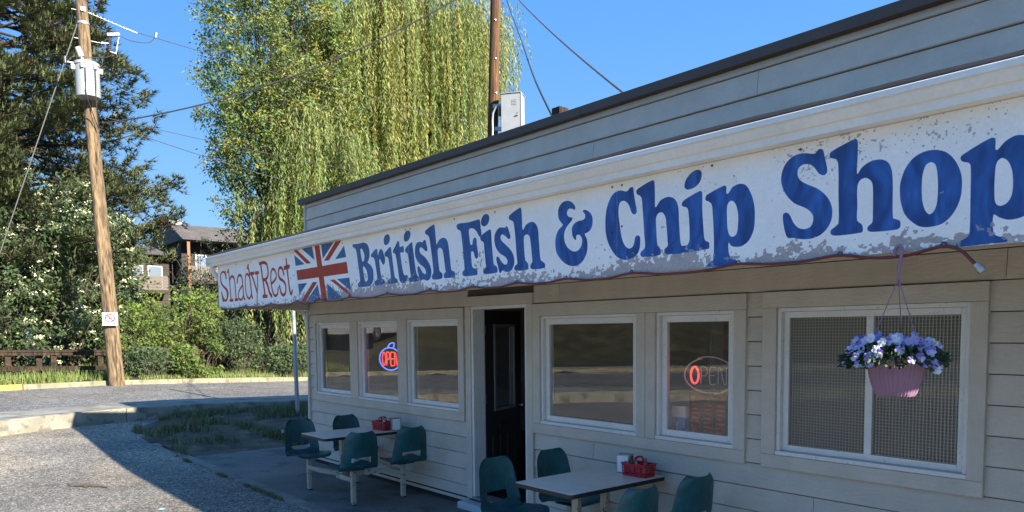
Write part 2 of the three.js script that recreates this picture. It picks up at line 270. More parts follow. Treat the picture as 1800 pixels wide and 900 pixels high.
// patio slab and its edge strip
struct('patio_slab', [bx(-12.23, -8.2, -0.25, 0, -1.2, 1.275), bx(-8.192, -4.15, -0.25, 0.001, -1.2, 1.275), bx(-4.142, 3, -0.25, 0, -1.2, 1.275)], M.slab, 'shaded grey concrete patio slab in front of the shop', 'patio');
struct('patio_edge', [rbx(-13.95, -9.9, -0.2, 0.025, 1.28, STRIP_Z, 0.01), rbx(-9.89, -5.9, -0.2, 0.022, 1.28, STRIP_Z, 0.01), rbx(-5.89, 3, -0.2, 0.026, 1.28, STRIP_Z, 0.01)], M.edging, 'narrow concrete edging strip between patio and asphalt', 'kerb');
const BLUE_GLYPHS = [[[[3.867,0.51],[3.891,0.514],[3.989,0.51],[4.085,0.511],[4.153,0.492],[4.193,0.443],[4.198,0.385],[4.18,0.345],[4.161,0.318],[4.211,0.293],[4.254,0.249],[4.265,0.191],[4.254,0.143],[4.21,0.104],[4.151,0.094],[3.986,0.099],[3.96,0.108],[3.955,0.13],[3.988,0.145],[4.003,0.165],[3.97,0.319],[3.941,0.44],[3.919,0.471],[3.877,0.488]],[[4.025,0.454],[4.039,0.46],[4.069,0.441],[4.1,0.393],[4.094,0.352],[4.076,0.335],[4.059,0.334],[4.043,0.364],[4.028,0.416]],[[4.065,0.279],[4.083,0.288],[4.124,0.258],[4.151,0.207],[4.154,0.165],[4.136,0.145],[4.11,0.144],[4.094,0.164],[4.076,0.228]]],

[[[4.224,0.383],[4.249,0.399],[4.317,0.43],[4.345,0.423],[4.351,0.38],[4.359,0.372],[4.369,0.395],[4.406,0.424],[4.438,0.409],[4.46,0.375],[4.482,0.337],[4.478,0.298],[4.464,0.279],[4.445,0.278],[4.417,0.303],[4.389,0.333],[4.378,0.33],[4.383,0.273],[4.404,0.183],[4.419,0.153],[4.458,0.139],[4.473,0.118],[4.456,0.101],[4.302,0.097],[4.281,0.108],[4.282,0.129],[4.321,0.147],[4.333,0.163],[4.31,0.27],[4.288,0.337],[4.272,0.354],[4.226,0.368]]],

[[[4.465,0.483],[4.471,0.514],[4.499,0.539],[4.535,0.543],[4.566,0.528],[4.576,0.503],[4.564,0.473],[4.535,0.454],[4.5,0.449],[4.472,0.462]]],

[[[4.476,0.378],[4.501,0.392],[4.573,0.427],[4.591,0.415],[4.601,0.367],[4.627,0.24],[4.646,0.16],[4.661,0.143],[4.694,0.126],[4.69,0.101],[4.551,0.098],[4.528,0.107],[4.529,0.127],[4.569,0.145],[4.577,0.164],[4.558,0.26],[4.537,0.333],[4.514,0.343],[4.483,0.353]]],

[[[4.625,0.389],[4.657,0.417],[4.704,0.464],[4.722,0.466],[4.734,0.449],[4.744,0.413],[4.799,0.414],[4.81,0.396],[4.804,0.359],[4.753,0.362],[4.752,0.339],[4.777,0.229],[4.797,0.174],[4.819,0.157],[4.855,0.158],[4.869,0.142],[4.854,0.116],[4.816,0.095],[4.779,0.092],[4.735,0.111],[4.719,0.147],[4.696,0.25],[4.669,0.346],[4.654,0.361],[4.627,0.371]]],

[[[4.813,0.48],[4.817,0.506],[4.848,0.534],[4.884,0.54],[4.915,0.526],[4.923,0.503],[4.908,0.474],[4.881,0.454],[4.844,0.448],[4.82,0.456]]],

[[[4.831,0.375],[4.842,0.393],[4.916,0.428],[4.945,0.433],[4.951,0.406],[4.969,0.314],[4.993,0.199],[5.012,0.152],[5.042,0.128],[5.046,0.099],[4.899,0.097],[4.877,0.107],[4.883,0.126],[4.912,0.14],[4.907,0.174],[4.882,0.298],[4.865,0.345],[4.837,0.359]]],

[[[5.153,0.431],[5.166,0.401],[5.182,0.355],[5.177,0.339],[5.157,0.337],[5.103,0.37],[5.073,0.376],[5.059,0.359],[5.074,0.328],[5.142,0.289],[5.201,0.236],[5.232,0.183],[5.231,0.131],[5.21,0.103],[5.169,0.092],[5.108,0.105],[5.066,0.097],[5.047,0.128],[5.021,0.204],[5.033,0.222],[5.056,0.213],[5.096,0.169],[5.13,0.149],[5.151,0.151],[5.151,0.173],[5.125,0.205],[5.057,0.239],[5.01,0.28],[4.988,0.327],[4.993,0.387],[5.015,0.415],[5.057,0.426],[5.105,0.418],[5.13,0.432]]],

[[[5.151,0.505],[5.176,0.517],[5.264,0.544],[5.29,0.542],[5.298,0.518],[5.315,0.394],[5.32,0.379],[5.357,0.411],[5.415,0.424],[5.459,0.409],[5.483,0.378],[5.5,0.306],[5.518,0.191],[5.529,0.155],[5.57,0.138],[5.572,0.103],[5.55,0.097],[5.431,0.097],[5.416,0.109],[5.42,0.13],[5.445,0.147],[5.44,0.168],[5.423,0.255],[5.406,0.321],[5.387,0.341],[5.355,0.348],[5.336,0.334],[5.335,0.298],[5.349,0.203],[5.36,0.159],[5.394,0.136],[5.393,0.1],[5.276,0.094],[5.246,0.105],[5.244,0.13],[5.265,0.151],[5.258,0.225],[5.231,0.365],[5.214,0.44],[5.195,0.464],[5.155,0.483]]],

[[[5.607,0.5],[5.633,0.512],[5.766,0.508],[5.901,0.514],[5.915,0.505],[5.923,0.451],[5.932,0.4],[5.922,0.378],[5.9,0.389],[5.868,0.428],[5.832,0.452],[5.79,0.458],[5.771,0.446],[5.776,0.394],[5.789,0.336],[5.811,0.332],[5.822,0.368],[5.839,0.382],[5.864,0.374],[5.872,0.327],[5.886,0.253],[5.882,0.228],[5.864,0.22],[5.843,0.235],[5.828,0.273],[5.804,0.282],[5.795,0.268],[5.799,0.217],[5.807,0.165],[5.826,0.151],[5.868,0.135],[5.873,0.099],[5.855,0.095],[5.706,0.095],[5.68,0.107],[5.677,0.13],[5.704,0.146],[5.705,0.165],[5.691,0.284],[5.669,0.42],[5.657,0.454],[5.619,0.471]]],

[[[5.927,0.486],[5.936,0.517],[5.967,0.542],[6.002,0.542],[6.025,0.528],[6.03,0.499],[6.012,0.469],[5.977,0.455],[5.941,0.463]]],

[[[5.915,0.373],[5.94,0.395],[6.034,0.424],[6.048,0.416],[6.056,0.331],[6.071,0.21],[6.081,0.16],[6.115,0.14],[6.123,0.104],[6.103,0.096],[5.969,0.096],[5.949,0.108],[5.952,0.13],[5.982,0.149],[5.977,0.189],[5.962,0.304],[5.954,0.337],[5.927,0.35]]],

[[[6.232,0.427],[6.248,0.415],[6.277,0.351],[6.274,0.334],[6.258,0.331],[6.22,0.356],[6.187,0.372],[6.164,0.362],[6.169,0.334],[6.219,0.295],[6.273,0.255],[6.31,0.211],[6.32,0.163],[6.305,0.123],[6.27,0.096],[6.226,0.095],[6.177,0.108],[6.165,0.094],[6.146,0.096],[6.132,0.135],[6.11,0.193],[6.116,0.213],[6.139,0.21],[6.167,0.178],[6.205,0.151],[6.233,0.152],[6.241,0.176],[6.217,0.205],[6.151,0.238],[6.106,0.284],[6.089,0.335],[6.097,0.383],[6.132,0.417],[6.171,0.425],[6.215,0.417]]],

[[[6.263,0.492],[6.282,0.506],[6.384,0.539],[6.402,0.532],[6.409,0.464],[6.418,0.38],[6.455,0.412],[6.517,0.425],[6.557,0.406],[6.581,0.365],[6.59,0.28],[6.606,0.154],[6.628,0.139],[6.651,0.121],[6.647,0.096],[6.518,0.095],[6.497,0.109],[6.498,0.126],[6.518,0.148],[6.514,0.188],[6.5,0.288],[6.49,0.326],[6.465,0.343],[6.433,0.335],[6.428,0.295],[6.442,0.167],[6.47,0.138],[6.472,0.098],[6.335,0.097],[6.319,0.108],[6.323,0.128],[6.352,0.147],[6.347,0.201],[6.329,0.372],[6.314,0.445],[6.298,0.458],[6.268,0.471]]],

[[[6.953,0.464],[6.945,0.454],[6.927,0.461],[6.904,0.468],[6.882,0.461],[6.872,0.44],[6.883,0.42],[6.904,0.41],[6.925,0.404],[6.919,0.388],[6.881,0.361],[6.853,0.33],[6.844,0.293],[6.853,0.248],[6.884,0.208],[6.934,0.183],[6.978,0.187],[7.007,0.215],[7.014,0.251],[6.998,0.28],[6.977,0.289],[6.96,0.281],[6.957,0.257],[6.939,0.265],[6.921,0.298],[6.921,0.341],[6.944,0.366],[6.98,0.376],[7.019,0.378],[7.041,0.389],[7.041,0.413],[7.022,0.434],[7.028,0.442],[7.05,0.439],[7.084,0.42],[7.108,0.387],[7.109,0.344],[7.092,0.31],[7.066,0.295],[7.039,0.287],[7.057,0.253],[7.064,0.21],[7.055,0.162],[7.022,0.116],[6.978,0.091],[6.924,0.087],[6.861,0.106],[6.806,0.145],[6.768,0.192],[6.757,0.251],[6.765,0.301],[6.793,0.342],[6.831,0.368],[6.798,0.405],[6.786,0.444],[6.794,0.487],[6.827,0.515],[6.873,0.522],[6.914,0.51],[6.945,0.483]]],

[[[7.427,0.525],[7.45,0.524],[7.457,0.486],[7.469,0.428],[7.48,0.376],[7.469,0.361],[7.45,0.364],[7.435,0.382],[7.419,0.418],[7.4,0.44],[7.373,0.454],[7.346,0.448],[7.334,0.423],[7.332,0.371],[7.346,0.289],[7.361,0.223],[7.385,0.18],[7.416,0.159],[7.443,0.164],[7.458,0.185],[7.469,0.224],[7.486,0.231],[7.505,0.22],[7.507,0.181],[7.496,0.136],[7.465,0.107],[7.424,0.093],[7.369,0.095],[7.322,0.116],[7.282,0.155],[7.246,0.211],[7.225,0.278],[7.222,0.349],[7.234,0.425],[7.266,0.485],[7.298,0.512],[7.346,0.52],[7.4,0.507]]],

[[[7.477,0.499],[7.493,0.511],[7.596,0.542],[7.615,0.534],[7.62,0.456],[7.625,0.382],[7.663,0.417],[7.719,0.429],[7.765,0.41],[7.79,0.367],[7.797,0.288],[7.807,0.172],[7.816,0.141],[7.829,0.134],[7.83,0.1],[7.707,0.101],[7.693,0.114],[7.694,0.132],[7.716,0.148],[7.715,0.181],[7.706,0.269],[7.699,0.314],[7.677,0.344],[7.649,0.345],[7.63,0.322],[7.631,0.263],[7.641,0.159],[7.662,0.135],[7.66,0.102],[7.529,0.099],[7.511,0.11],[7.514,0.129],[7.544,0.153],[7.539,0.228],[7.528,0.364],[7.518,0.448],[7.504,0.466],[7.481,0.479]]],

[[[7.834,0.475],[7.844,0.505],[7.879,0.538],[7.922,0.55],[7.948,0.537],[7.952,0.512],[7.94,0.48],[7.906,0.456],[7.858,0.45],[7.838,0.461]]],

[[[7.817,0.378],[7.832,0.394],[7.94,0.43],[7.955,0.421],[7.958,0.324],[7.972,0.17],[7.981,0.152],[8.004,0.139],[8.004,0.108],[7.985,0.105],[7.821,0.101],[7.819,0.135],[7.856,0.14],[7.871,0.166],[7.868,0.279],[7.859,0.341],[7.845,0.354],[7.821,0.362]]],

[[[7.979,0.391],[7.991,0.403],[8.101,0.436],[8.112,0.427],[8.114,0.392],[8.126,0.39],[8.153,0.42],[8.196,0.43],[8.234,0.417],[8.265,0.37],[8.285,0.309],[8.29,0.243],[8.283,0.178],[8.257,0.128],[8.215,0.102],[8.18,0.1],[8.149,0.108],[8.131,0.127],[8.133,0.073],[8.15,0.041],[8.183,0.028],[8.183,0.009],[8.094,0.006],[7.996,0.009],[7.999,0.021],[8.028,0.037],[8.036,0.067],[8.035,0.177],[8.025,0.316],[8.018,0.348],[8.0,0.364],[7.981,0.373]],[[8.12,0.324],[8.134,0.346],[8.154,0.346],[8.174,0.324],[8.188,0.275],[8.188,0.215],[8.18,0.169],[8.156,0.156],[8.136,0.167],[8.124,0.202],[8.119,0.263]]],

[[[8.649,0.528],[8.66,0.518],[8.669,0.484],[8.683,0.421],[8.677,0.404],[8.661,0.4],[8.639,0.414],[8.615,0.445],[8.589,0.465],[8.555,0.468],[8.532,0.453],[8.529,0.422],[8.546,0.392],[8.584,0.367],[8.637,0.338],[8.683,0.295],[8.709,0.244],[8.71,0.19],[8.692,0.149],[8.657,0.117],[8.609,0.102],[8.555,0.104],[8.507,0.115],[8.483,0.117],[8.469,0.136],[8.453,0.201],[8.453,0.239],[8.47,0.245],[8.488,0.232],[8.509,0.192],[8.534,0.164],[8.568,0.152],[8.601,0.16],[8.615,0.189],[8.61,0.22],[8.579,0.251],[8.511,0.288],[8.465,0.338],[8.441,0.392],[8.44,0.437],[8.459,0.484],[8.5,0.517],[8.554,0.524],[8.617,0.511],[8.633,0.525]]],

[[[8.693,0.494],[8.704,0.506],[8.814,0.541],[8.828,0.532],[8.83,0.461],[8.83,0.379],[8.852,0.405],[8.887,0.424],[8.933,0.427],[8.968,0.41],[8.988,0.37],[8.994,0.308],[8.999,0.155],[9.013,0.148],[9.03,0.137],[9.031,0.112],[9.017,0.102],[8.906,0.103],[8.886,0.111],[8.885,0.128],[8.905,0.146],[8.907,0.189],[8.904,0.31],[8.895,0.337],[8.871,0.354],[8.845,0.348],[8.832,0.321],[8.834,0.227],[8.835,0.163],[8.858,0.14],[8.862,0.113],[8.853,0.105],[8.737,0.103],[8.709,0.111],[8.706,0.13],[8.73,0.148],[8.744,0.162],[8.741,0.299],[8.737,0.436],[8.727,0.463],[8.698,0.477]]],

[[[9.026,0.268],[9.028,0.31],[9.048,0.368],[9.082,0.408],[9.128,0.426],[9.174,0.425],[9.219,0.404],[9.253,0.363],[9.276,0.307],[9.281,0.254],[9.274,0.197],[9.248,0.142],[9.21,0.108],[9.166,0.098],[9.119,0.103],[9.084,0.126],[9.05,0.166],[9.032,0.218]],[[9.119,0.29],[9.122,0.332],[9.135,0.368],[9.155,0.376],[9.173,0.362],[9.182,0.322],[9.186,0.268],[9.184,0.203],[9.175,0.169],[9.156,0.152],[9.138,0.168],[9.125,0.205],[9.12,0.248]]],

[[[9.272,0.374],[9.282,0.386],[9.382,0.433],[9.4,0.428],[9.403,0.384],[9.411,0.382],[9.438,0.41],[9.476,0.426],[9.515,0.415],[9.547,0.381],[9.568,0.324],[9.577,0.258],[9.572,0.188],[9.548,0.132],[9.511,0.101],[9.463,0.093],[9.427,0.106],[9.404,0.12],[9.407,0.043],[9.425,0.03],[9.452,0.021],[9.456,0.006],[9.405,0.004],[9.268,0.002],[9.268,0.017],[9.289,0.029],[9.31,0.042],[9.316,0.064],[9.315,0.214],[9.313,0.318],[9.307,0.345],[9.28,0.357]],[[9.404,0.297],[9.41,0.332],[9.427,0.345],[9.448,0.331],[9.464,0.293],[9.47,0.242],[9.467,0.193],[9.453,0.164],[9.431,0.153],[9.413,0.161],[9.405,0.19]]]];
const RED_GLYPHS = [[[0.29,0.509],[0.311,0.462],[0.334,0.39],[0.303,0.388],[0.278,0.438],[0.235,0.471],[0.17,0.475],[0.123,0.447],[0.121,0.385],[0.168,0.329],[0.267,0.288],[0.352,0.249],[0.385,0.195],[0.358,0.135],[0.284,0.089],[0.208,0.096],[0.155,0.089],[0.122,0.153],[0.104,0.23],[0.131,0.231],[0.171,0.169],[0.236,0.122],[0.288,0.128],[0.319,0.171],[0.299,0.225],[0.214,0.273],[0.114,0.323],[0.077,0.387],[0.09,0.458],[0.147,0.499],[0.225,0.503],[0.268,0.493]]];
const RED_STROKES = [[24,[0.404,0.499],[0.432,0.411],[0.452,0.235],[0.471,0.113]],
[18,[0.358,0.472],[0.422,0.507]],
[24,[0.459,0.374],[0.502,0.406],[0.556,0.407],[0.614,0.374],[0.639,0.261],[0.66,0.106]],
[26,[0.43,0.101],[0.537,0.101]],
[26,[0.623,0.1],[0.72,0.102]],
[24,[0.722,0.321],[0.734,0.367],[0.774,0.403],[0.833,0.407],[0.878,0.384],[0.906,0.315],[0.92,0.213],[0.938,0.112],[0.966,0.098]],
[20,[0.902,0.273],[0.804,0.227],[0.751,0.179],[0.757,0.119],[0.814,0.095],[0.886,0.11],[0.913,0.146]],
[26,[1.108,0.506],[1.136,0.45],[1.161,0.35],[1.193,0.217],[1.207,0.126],[1.227,0.105]],
[18,[1.078,0.475],[1.131,0.512]],
[20,[1.151,0.367],[1.087,0.404],[1.03,0.399],[1.001,0.343],[1.003,0.243],[1.029,0.15],[1.092,0.102],[1.149,0.108],[1.191,0.151]],
[24,[1.21,0.4],[1.27,0.335],[1.347,0.226],[1.385,0.159]],
[20,[1.406,0.4],[1.413,0.287],[1.389,0.159],[1.37,-0.003]],
[28,[1.188,0.404],[1.298,0.403]],
[28,[1.352,0.402],[1.449,0.399]],
[28,[1.531,0.491],[1.57,0.342],[1.611,0.212],[1.633,0.108]],
[26,[1.49,0.506],[1.647,0.506],[1.716,0.478],[1.746,0.417],[1.746,0.354],[1.692,0.311],[1.598,0.304]],
[30,[1.66,0.297],[1.726,0.23],[1.779,0.141],[1.836,0.1]],
[30,[1.575,0.107],[1.691,0.104]],
[22,[1.848,0.247],[1.929,0.274],[1.991,0.316],[1.976,0.371],[1.921,0.409],[1.871,0.408],[1.834,0.364],[1.83,0.271],[1.861,0.169],[1.906,0.112],[1.964,0.098],[2.015,0.123],[2.035,0.184]],
[24,[2.206,0.333],[2.187,0.379],[2.133,0.413],[2.075,0.402],[2.052,0.35],[2.086,0.295],[2.178,0.26],[2.24,0.218],[2.254,0.158],[2.232,0.114],[2.175,0.097],[2.12,0.119],[2.075,0.204]],
[24,[2.286,0.496],[2.301,0.402],[2.328,0.273],[2.355,0.153],[2.379,0.107],[2.406,0.102],[2.426,0.135]],
[34,[2.236,0.402],[2.356,0.409]]];
const FLAG_RED = [[[2.55,0.352],[3.737,0.358],[3.767,0.244],[2.575,0.243]],[[3.025,0.579],[3.141,0.577],[3.286,-0.002],[3.164,-0.001]],[[2.491,0.575],[2.585,0.573],[2.934,0.404],[2.816,0.406]],[[3.521,0.584],[3.642,0.577],[3.352,0.401],[3.237,0.404]],[[2.958,0.201],[3.068,0.197],[2.754,-0.004],[2.637,0.0]],[[3.364,0.202],[3.466,0.199],[3.831,0.035],[3.83,0.004]]];
const FLAG_BLUE = [[[2.709,0.574],[2.97,0.574],[3.017,0.43]],[[2.507,0.525],[2.769,0.405],[2.533,0.403]],[[3.181,0.575],[3.476,0.576],[3.214,0.429]],[[3.692,0.52],[3.729,0.404],[3.493,0.402]],[[2.585,0.202],[2.819,0.2],[2.611,0.082]],[[3.079,0.174],[3.128,-0.0],[2.78,-0.001]],[[3.522,0.201],[3.785,0.2],[3.816,0.067]],[[3.292,0.17],[3.663,-0.003],[3.317,-0.003]]];
// ---------- the shop
const LAP = 0.178, LAP0 = 0.0445, XL = -10.65, XR = -0.05, ZB = -8;
const shop = thing('fish_and_chip_shop', 'single storey shop clad in beige lap siding with white windows and canopy', 'building');
function plank(x0, x1, y0, h, mat, zf = 0) {      // one lap siding board: thick lower edge, thin upper edge
  const g = prism([[zf - 0.024, y0], [zf - 0.006, y0], [zf, y0 + 0.006], [zf - 0.0155, y0 + h - 0.0065], [zf - 0.024, y0 + h - 0.0065]], 'x', x0, x1);
  metricUV(g, false, rr(0, 9), rr(0, 9)); return part('siding_plank', g, mat, shop);
}
const OPEN = [[-10.345, -9.295, 1.03, 2.06], [-9.085, -8.06, 1.03, 2.06], [-7.855, -6.78, 1.03, 2.06], [-6.55, -5.63, 0.1, 2.18], [-5.435, -4.22, 1.02, 2.055], [-4.02, -3.275, 1.02, 2.055], [-2.93, -1.69, 1.02, 2.06]];
const TRIMMED = [[-10.42, -6.68, 0.93, 2.165], [-6.64, -5.54, 0.0, 2.285], [-5.54, -3.175, 0.925, 2.155], [-3.04, -1.6, 0.925, 2.155]];
{
  const s = new THREE.Shape([[XL + 0.02, 0.035], [XR - 0.02, 0.035], [XR - 0.02, 2.75], [XL + 0.02, 2.75]].map((p) => new THREE.Vector2(...p)));
  for (const [a, b, c, d] of OPEN) s.holes.push(new THREE.Path([[a, c], [a, d], [b, d], [b, c]].map((p) => new THREE.Vector2(...p))));
  const g = new THREE.ExtrudeGeometry(s, { depth: 0.13, bevelEnabled: false }); g.translate(0, 0, -0.158);
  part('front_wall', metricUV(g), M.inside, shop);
  part('foundation', bx(XL + 0.04, XR - 0.04, -0.3, 0.05, -0.09, -0.05), std({ color: lin(0.06, 0.058, 0.055), roughness: 1 }), shop);
  // planks, course by course, cut at the openings' trim
  for (let k = 0; k < 15; k++) {
    const y0 = LAP0 + LAP * k, y1 = y0 + LAP; let spans = [[XL + 0.05, XR]];
    for (const [a, b, c, d] of TRIMMED) if (y0 < d - 0.012 && y1 > c + 0.012) spans = spans.flatMap(([p, q]) => [[p, Math.min(q, a + 0.008)], [Math.max(p, b - 0.008), q]].filter(([u, v]) => v - u > 0.02));
    for (const [p, q] of spans) {
      let x = p, first = true; while (x < q - 0.01) { let e = x + (first ? [0.36, 2.1, 1.2, 2.9, 0.8, 2.4][(k + Math.round(-p)) % 6] : 3.66); first = false; if (q - e < 0.3) e = q; e = Math.min(e, q); plank(x + (x > p ? 0.004 : 0), e, y0, LAP, rnd() < 0.5 ? M.siding : M.siding2); x = e; }
    }
  }
  const tb = (x0, x1, y0, y1, upright) => part('trim_board', rbx(x0, x1, y0, y1, -0.018, 0.022, 0.003, upright), M.trim, shop);
  const e = 0.0008;
  tb(-10.42, -6.68, 2.06 + e, 2.174); tb(-10.42, -6.68, 0.93, 1.03 - e); tb(-10.42, -10.345, 1.03, 2.06, 1); tb(-9.295, -9.085, 1.03, 2.06, 1); tb(-8.06, -7.855, 1.03, 2.06, 1); tb(-6.78, -6.68, 1.03, 2.06, 1);
  tb(-6.642, -6.55, 0.1, 2.18, 1); tb(-5.63, -5.541, 0.1, 2.18, 1); tb(-6.642, -5.541, 2.18 + e, 2.285);
  tb(-5.539, -3.175, 2.055 + e, 2.173); tb(-5.539, -3.175, 0.925, 1.02 - e); tb(-5.539, -5.435, 1.02, 2.055, 1); tb(-4.22, -4.125, 1.02, 2.055, 1); tb(-4.122, -4.02, 1.02, 2.055, 1); tb(-3.275, -3.175, 1.02, 2.055, 1);
  tb(-3.04, -1.6, 2.06 + e, 2.173); tb(-3.04, -1.6, 0.925, 1.02 - e); tb(-3.04, -2.93, 1.02, 2.06, 1); tb(-1.69, -1.6, 1.02, 2.06, 1);
  part('corner_board', rbx(XL, XL + 0.05, 0.03, 2.75, -0.1, 0.02, 0.003, true), M.trim, shop);
  part('corner_board', rbx(XR, XR + 0.05, 0.03, 2.75, -0.1, 0.02, 0.003, true), M.trim, shop);
  part('side_wall', bx(XL, XL + 0.15, -0.1, 3.7, ZB, -0.155), M.siding, shop);
  part('side_wall', bx(XR - 0.12, XR + 0.03, -0.1, 3.7, ZB, -0.155), M.siding, shop);
  part('rear_wall', bx(XL, XR + 0.03, -0.1, 3.7, ZB - 0.15, ZB - 0.002), M.siding, shop);
  part('roof', bx(XL + 0.15, XR - 0.12, 2.78, 2.95, ZB, -0.16), M.felt, shop);
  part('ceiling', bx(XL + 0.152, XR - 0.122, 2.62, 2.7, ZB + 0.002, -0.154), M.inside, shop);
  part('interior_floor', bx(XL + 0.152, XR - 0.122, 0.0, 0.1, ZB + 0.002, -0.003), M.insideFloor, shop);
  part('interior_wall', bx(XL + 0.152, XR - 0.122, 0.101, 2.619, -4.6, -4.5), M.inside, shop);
  part('service_counter', [bx(-8.6, -5.0, 0.101, 1.02, -3.6, -3.1), bx(-8.65, -4.95, 1.021, 1.06, -3.65, -3.05)], std({ color: lin(0.42, 0.40, 0.38), roughness: 0.5 }), shop);
  part('interior_post', bx(-4.75, -4.6, 0.101, 2.619, -1.9, -1.75), M.darkWood, shop);
  // parapet
  part('parapet_wall', bx(XL, XR + 0.03, 2.75, 3.8, -0.15, -0.026), M.inside, shop);
  for (let k = 0; k < 6; k++) { const y0 = 3.745 - LAP * k; let x = XL + 0.05, f = true; while (x < XR) { let e2 = x + (f ? [1.95, 0.16, 2.2, 0.7, 1.4, 3][k] : 3.66); f = false; if (XR + 0.03 - e2 < 0.3) e2 = XR + 0.03; plank(x + 0.004, e2, y0, k ? LAP : 0.06, M.parapet); x = e2; } }
  part('corner_board', rbx(XL - 0.005, XL + 0.048, 2.76, 3.8, -0.12, 0.012, 0.003, true), M.trim, shop);
  for (const [a, b] of [[XL - 0.11, -7.9], [-7.899, -4.85], [-4.849, -1.8], [-1.799, XR + 0.1]]) part('parapet_cap', rbx(a, b, 3.8, 3.88, -0.2, 0.045, 0.006), M.cap, shop);
  part('parapet_cap', rbx(XL - 0.11, XL + 0.17, 3.7, 3.87, ZB - 0.17, -0.205, 0.006), M.cap, shop);
  part('parapet_cap', rbx(XR - 0.15, XR + 0.1, 3.7, 3.87, ZB - 0.17, -0.205, 0.006), M.cap, shop);
  // canopy
  part('canopy_end_panel', bx(-10.6, -10.572, 2.255, 2.94, 0.024, 1.29), M.trim, shop);
  part('canopy_end_panel', bx(-0.078, -0.05, 2.255, 2.94, 0.024, 1.29), M.trim, shop);
  part('patio_end_wall', bx(-0.078, -0.05, -0.01, 2.252, 0.024, 0.92), M.trim, shop);
  part('canopy_soffit', bx(-10.57, -0.08, 2.62, 2.64, 0.001, 1.288), M.trim, shop);
  part('canopy_roof', bx(-10.6, -0.05, 2.941, 2.964, 0.001, 1.40), M.felt, shop);
  part('fascia', bx(-10.6, -0.05, 2.832, 2.94, 1.291, 1.324), M.gutter, shop);
  { // ragged edge of roofing felt that shows above the gutter
    const n = 240, pos = [], idx = [];
    for (let i = 0; i <= n; i++) { const x = -10.6 + 10.55 * i / n, y = 2.980 + 0.024 * fbm(x * 2.2, 1, 151, 4) + (vnoise(x * 0.6, 5, 3) > 0.5 ? 0.006 : 0); pos.push(x, 2.9645, 1.395, x, y, 1.385, x, y - 0.004, 1.30); }
    for (let i = 0; i < n; i++) for (let j = 0; j < 2; j++) { const a = i * 3 + j; idx.push(a, a + 3, a + 1, a + 3, a + 4, a + 1); }
    part('felt_edge', geo(pos, idx), M.felt, shop);
  }
  const gs = new THREE.Shape([[1.326, 2.832], [1.388, 2.832], [1.392, 2.868], [1.404, 2.873], [1.42, 2.900], [1.424, 2.918], [1.44, 2.922], [1.44, 2.948], [1.432, 2.953], [1.426, 2.948], [1.426, 2.93], [1.39, 2.86], [1.336, 2.845], [1.336, 2.945], [1.326, 2.945]].map(([z, y]) => new THREE.Vector2(-z, y)));
  const gg = new THREE.ExtrudeGeometry(gs, { depth: 10.65, bevelEnabled: false }); gg.rotateY(Math.PI / 2); gg.translate(-10.66, 0, 0);
  const gut = part('gutter', metricUV(gg), M.gutter, shop);
  part('gutter_end', bx(-10.664, -10.6605, 2.832, 2.945, 1.328, 1.436), M.gutter, gut);
  part('gutter_end', bx(-0.0095, -0.006, 2.832, 2.945, 1.328, 1.436), M.gutter, gut);
  part('downspout_elbow', tube([V(-10.63, 2.86, 1.37), V(-10.64, 2.78, 1.36), V(-10.645, 2.66, 1.27), V(-10.645, 2.5, 1.05), V(-10.645, 2.36, 0.7), V(-10.66, 2.28, 0.2), V(-10.69, 2.2, 0.03), V(-10.69, 2.0, -0.02), V(-10.69, 0.2, -0.02)], 0.034, 40, 8), M.gutter, shop);
  part('roof_post', bx(-6.50, -6.37, 2.951, 4.44, -1.28, -1.14), M.fence, shop);
  // painted step in front of the door
  part('door_step', rbx(-6.68, -5.5, -0.05, 0.075, -0.02, 0.14, 0.02), std({ color: lin(0.62, 0.66, 0.72), map: scaled(T.white, 1.4), bumpMap: bumpOf(T.grit, 2), bumpScale: 0.004 }), shop);
  part('threshold', bx(-6.548, -5.632, 0.102, 0.125, -0.15, 0.03), std({ color: lin(0.25, 0.24, 0.23), roughness: 0.5, metalness: 0.3 }), shop);
  for (const [x0, x1] of [[-6.549, -6.515], [-5.665, -5.631]]) part('door_jamb', rbx(x0, x1, 0.126, 2.145, -0.15, 0.01, 0.002, true), M.white, shop);
  part('door_jamb', rbx(-6.549, -5.631, 2.146, 2.179, -0.15, 0.01, 0.002), M.white, shop);
}
const PANES = [];
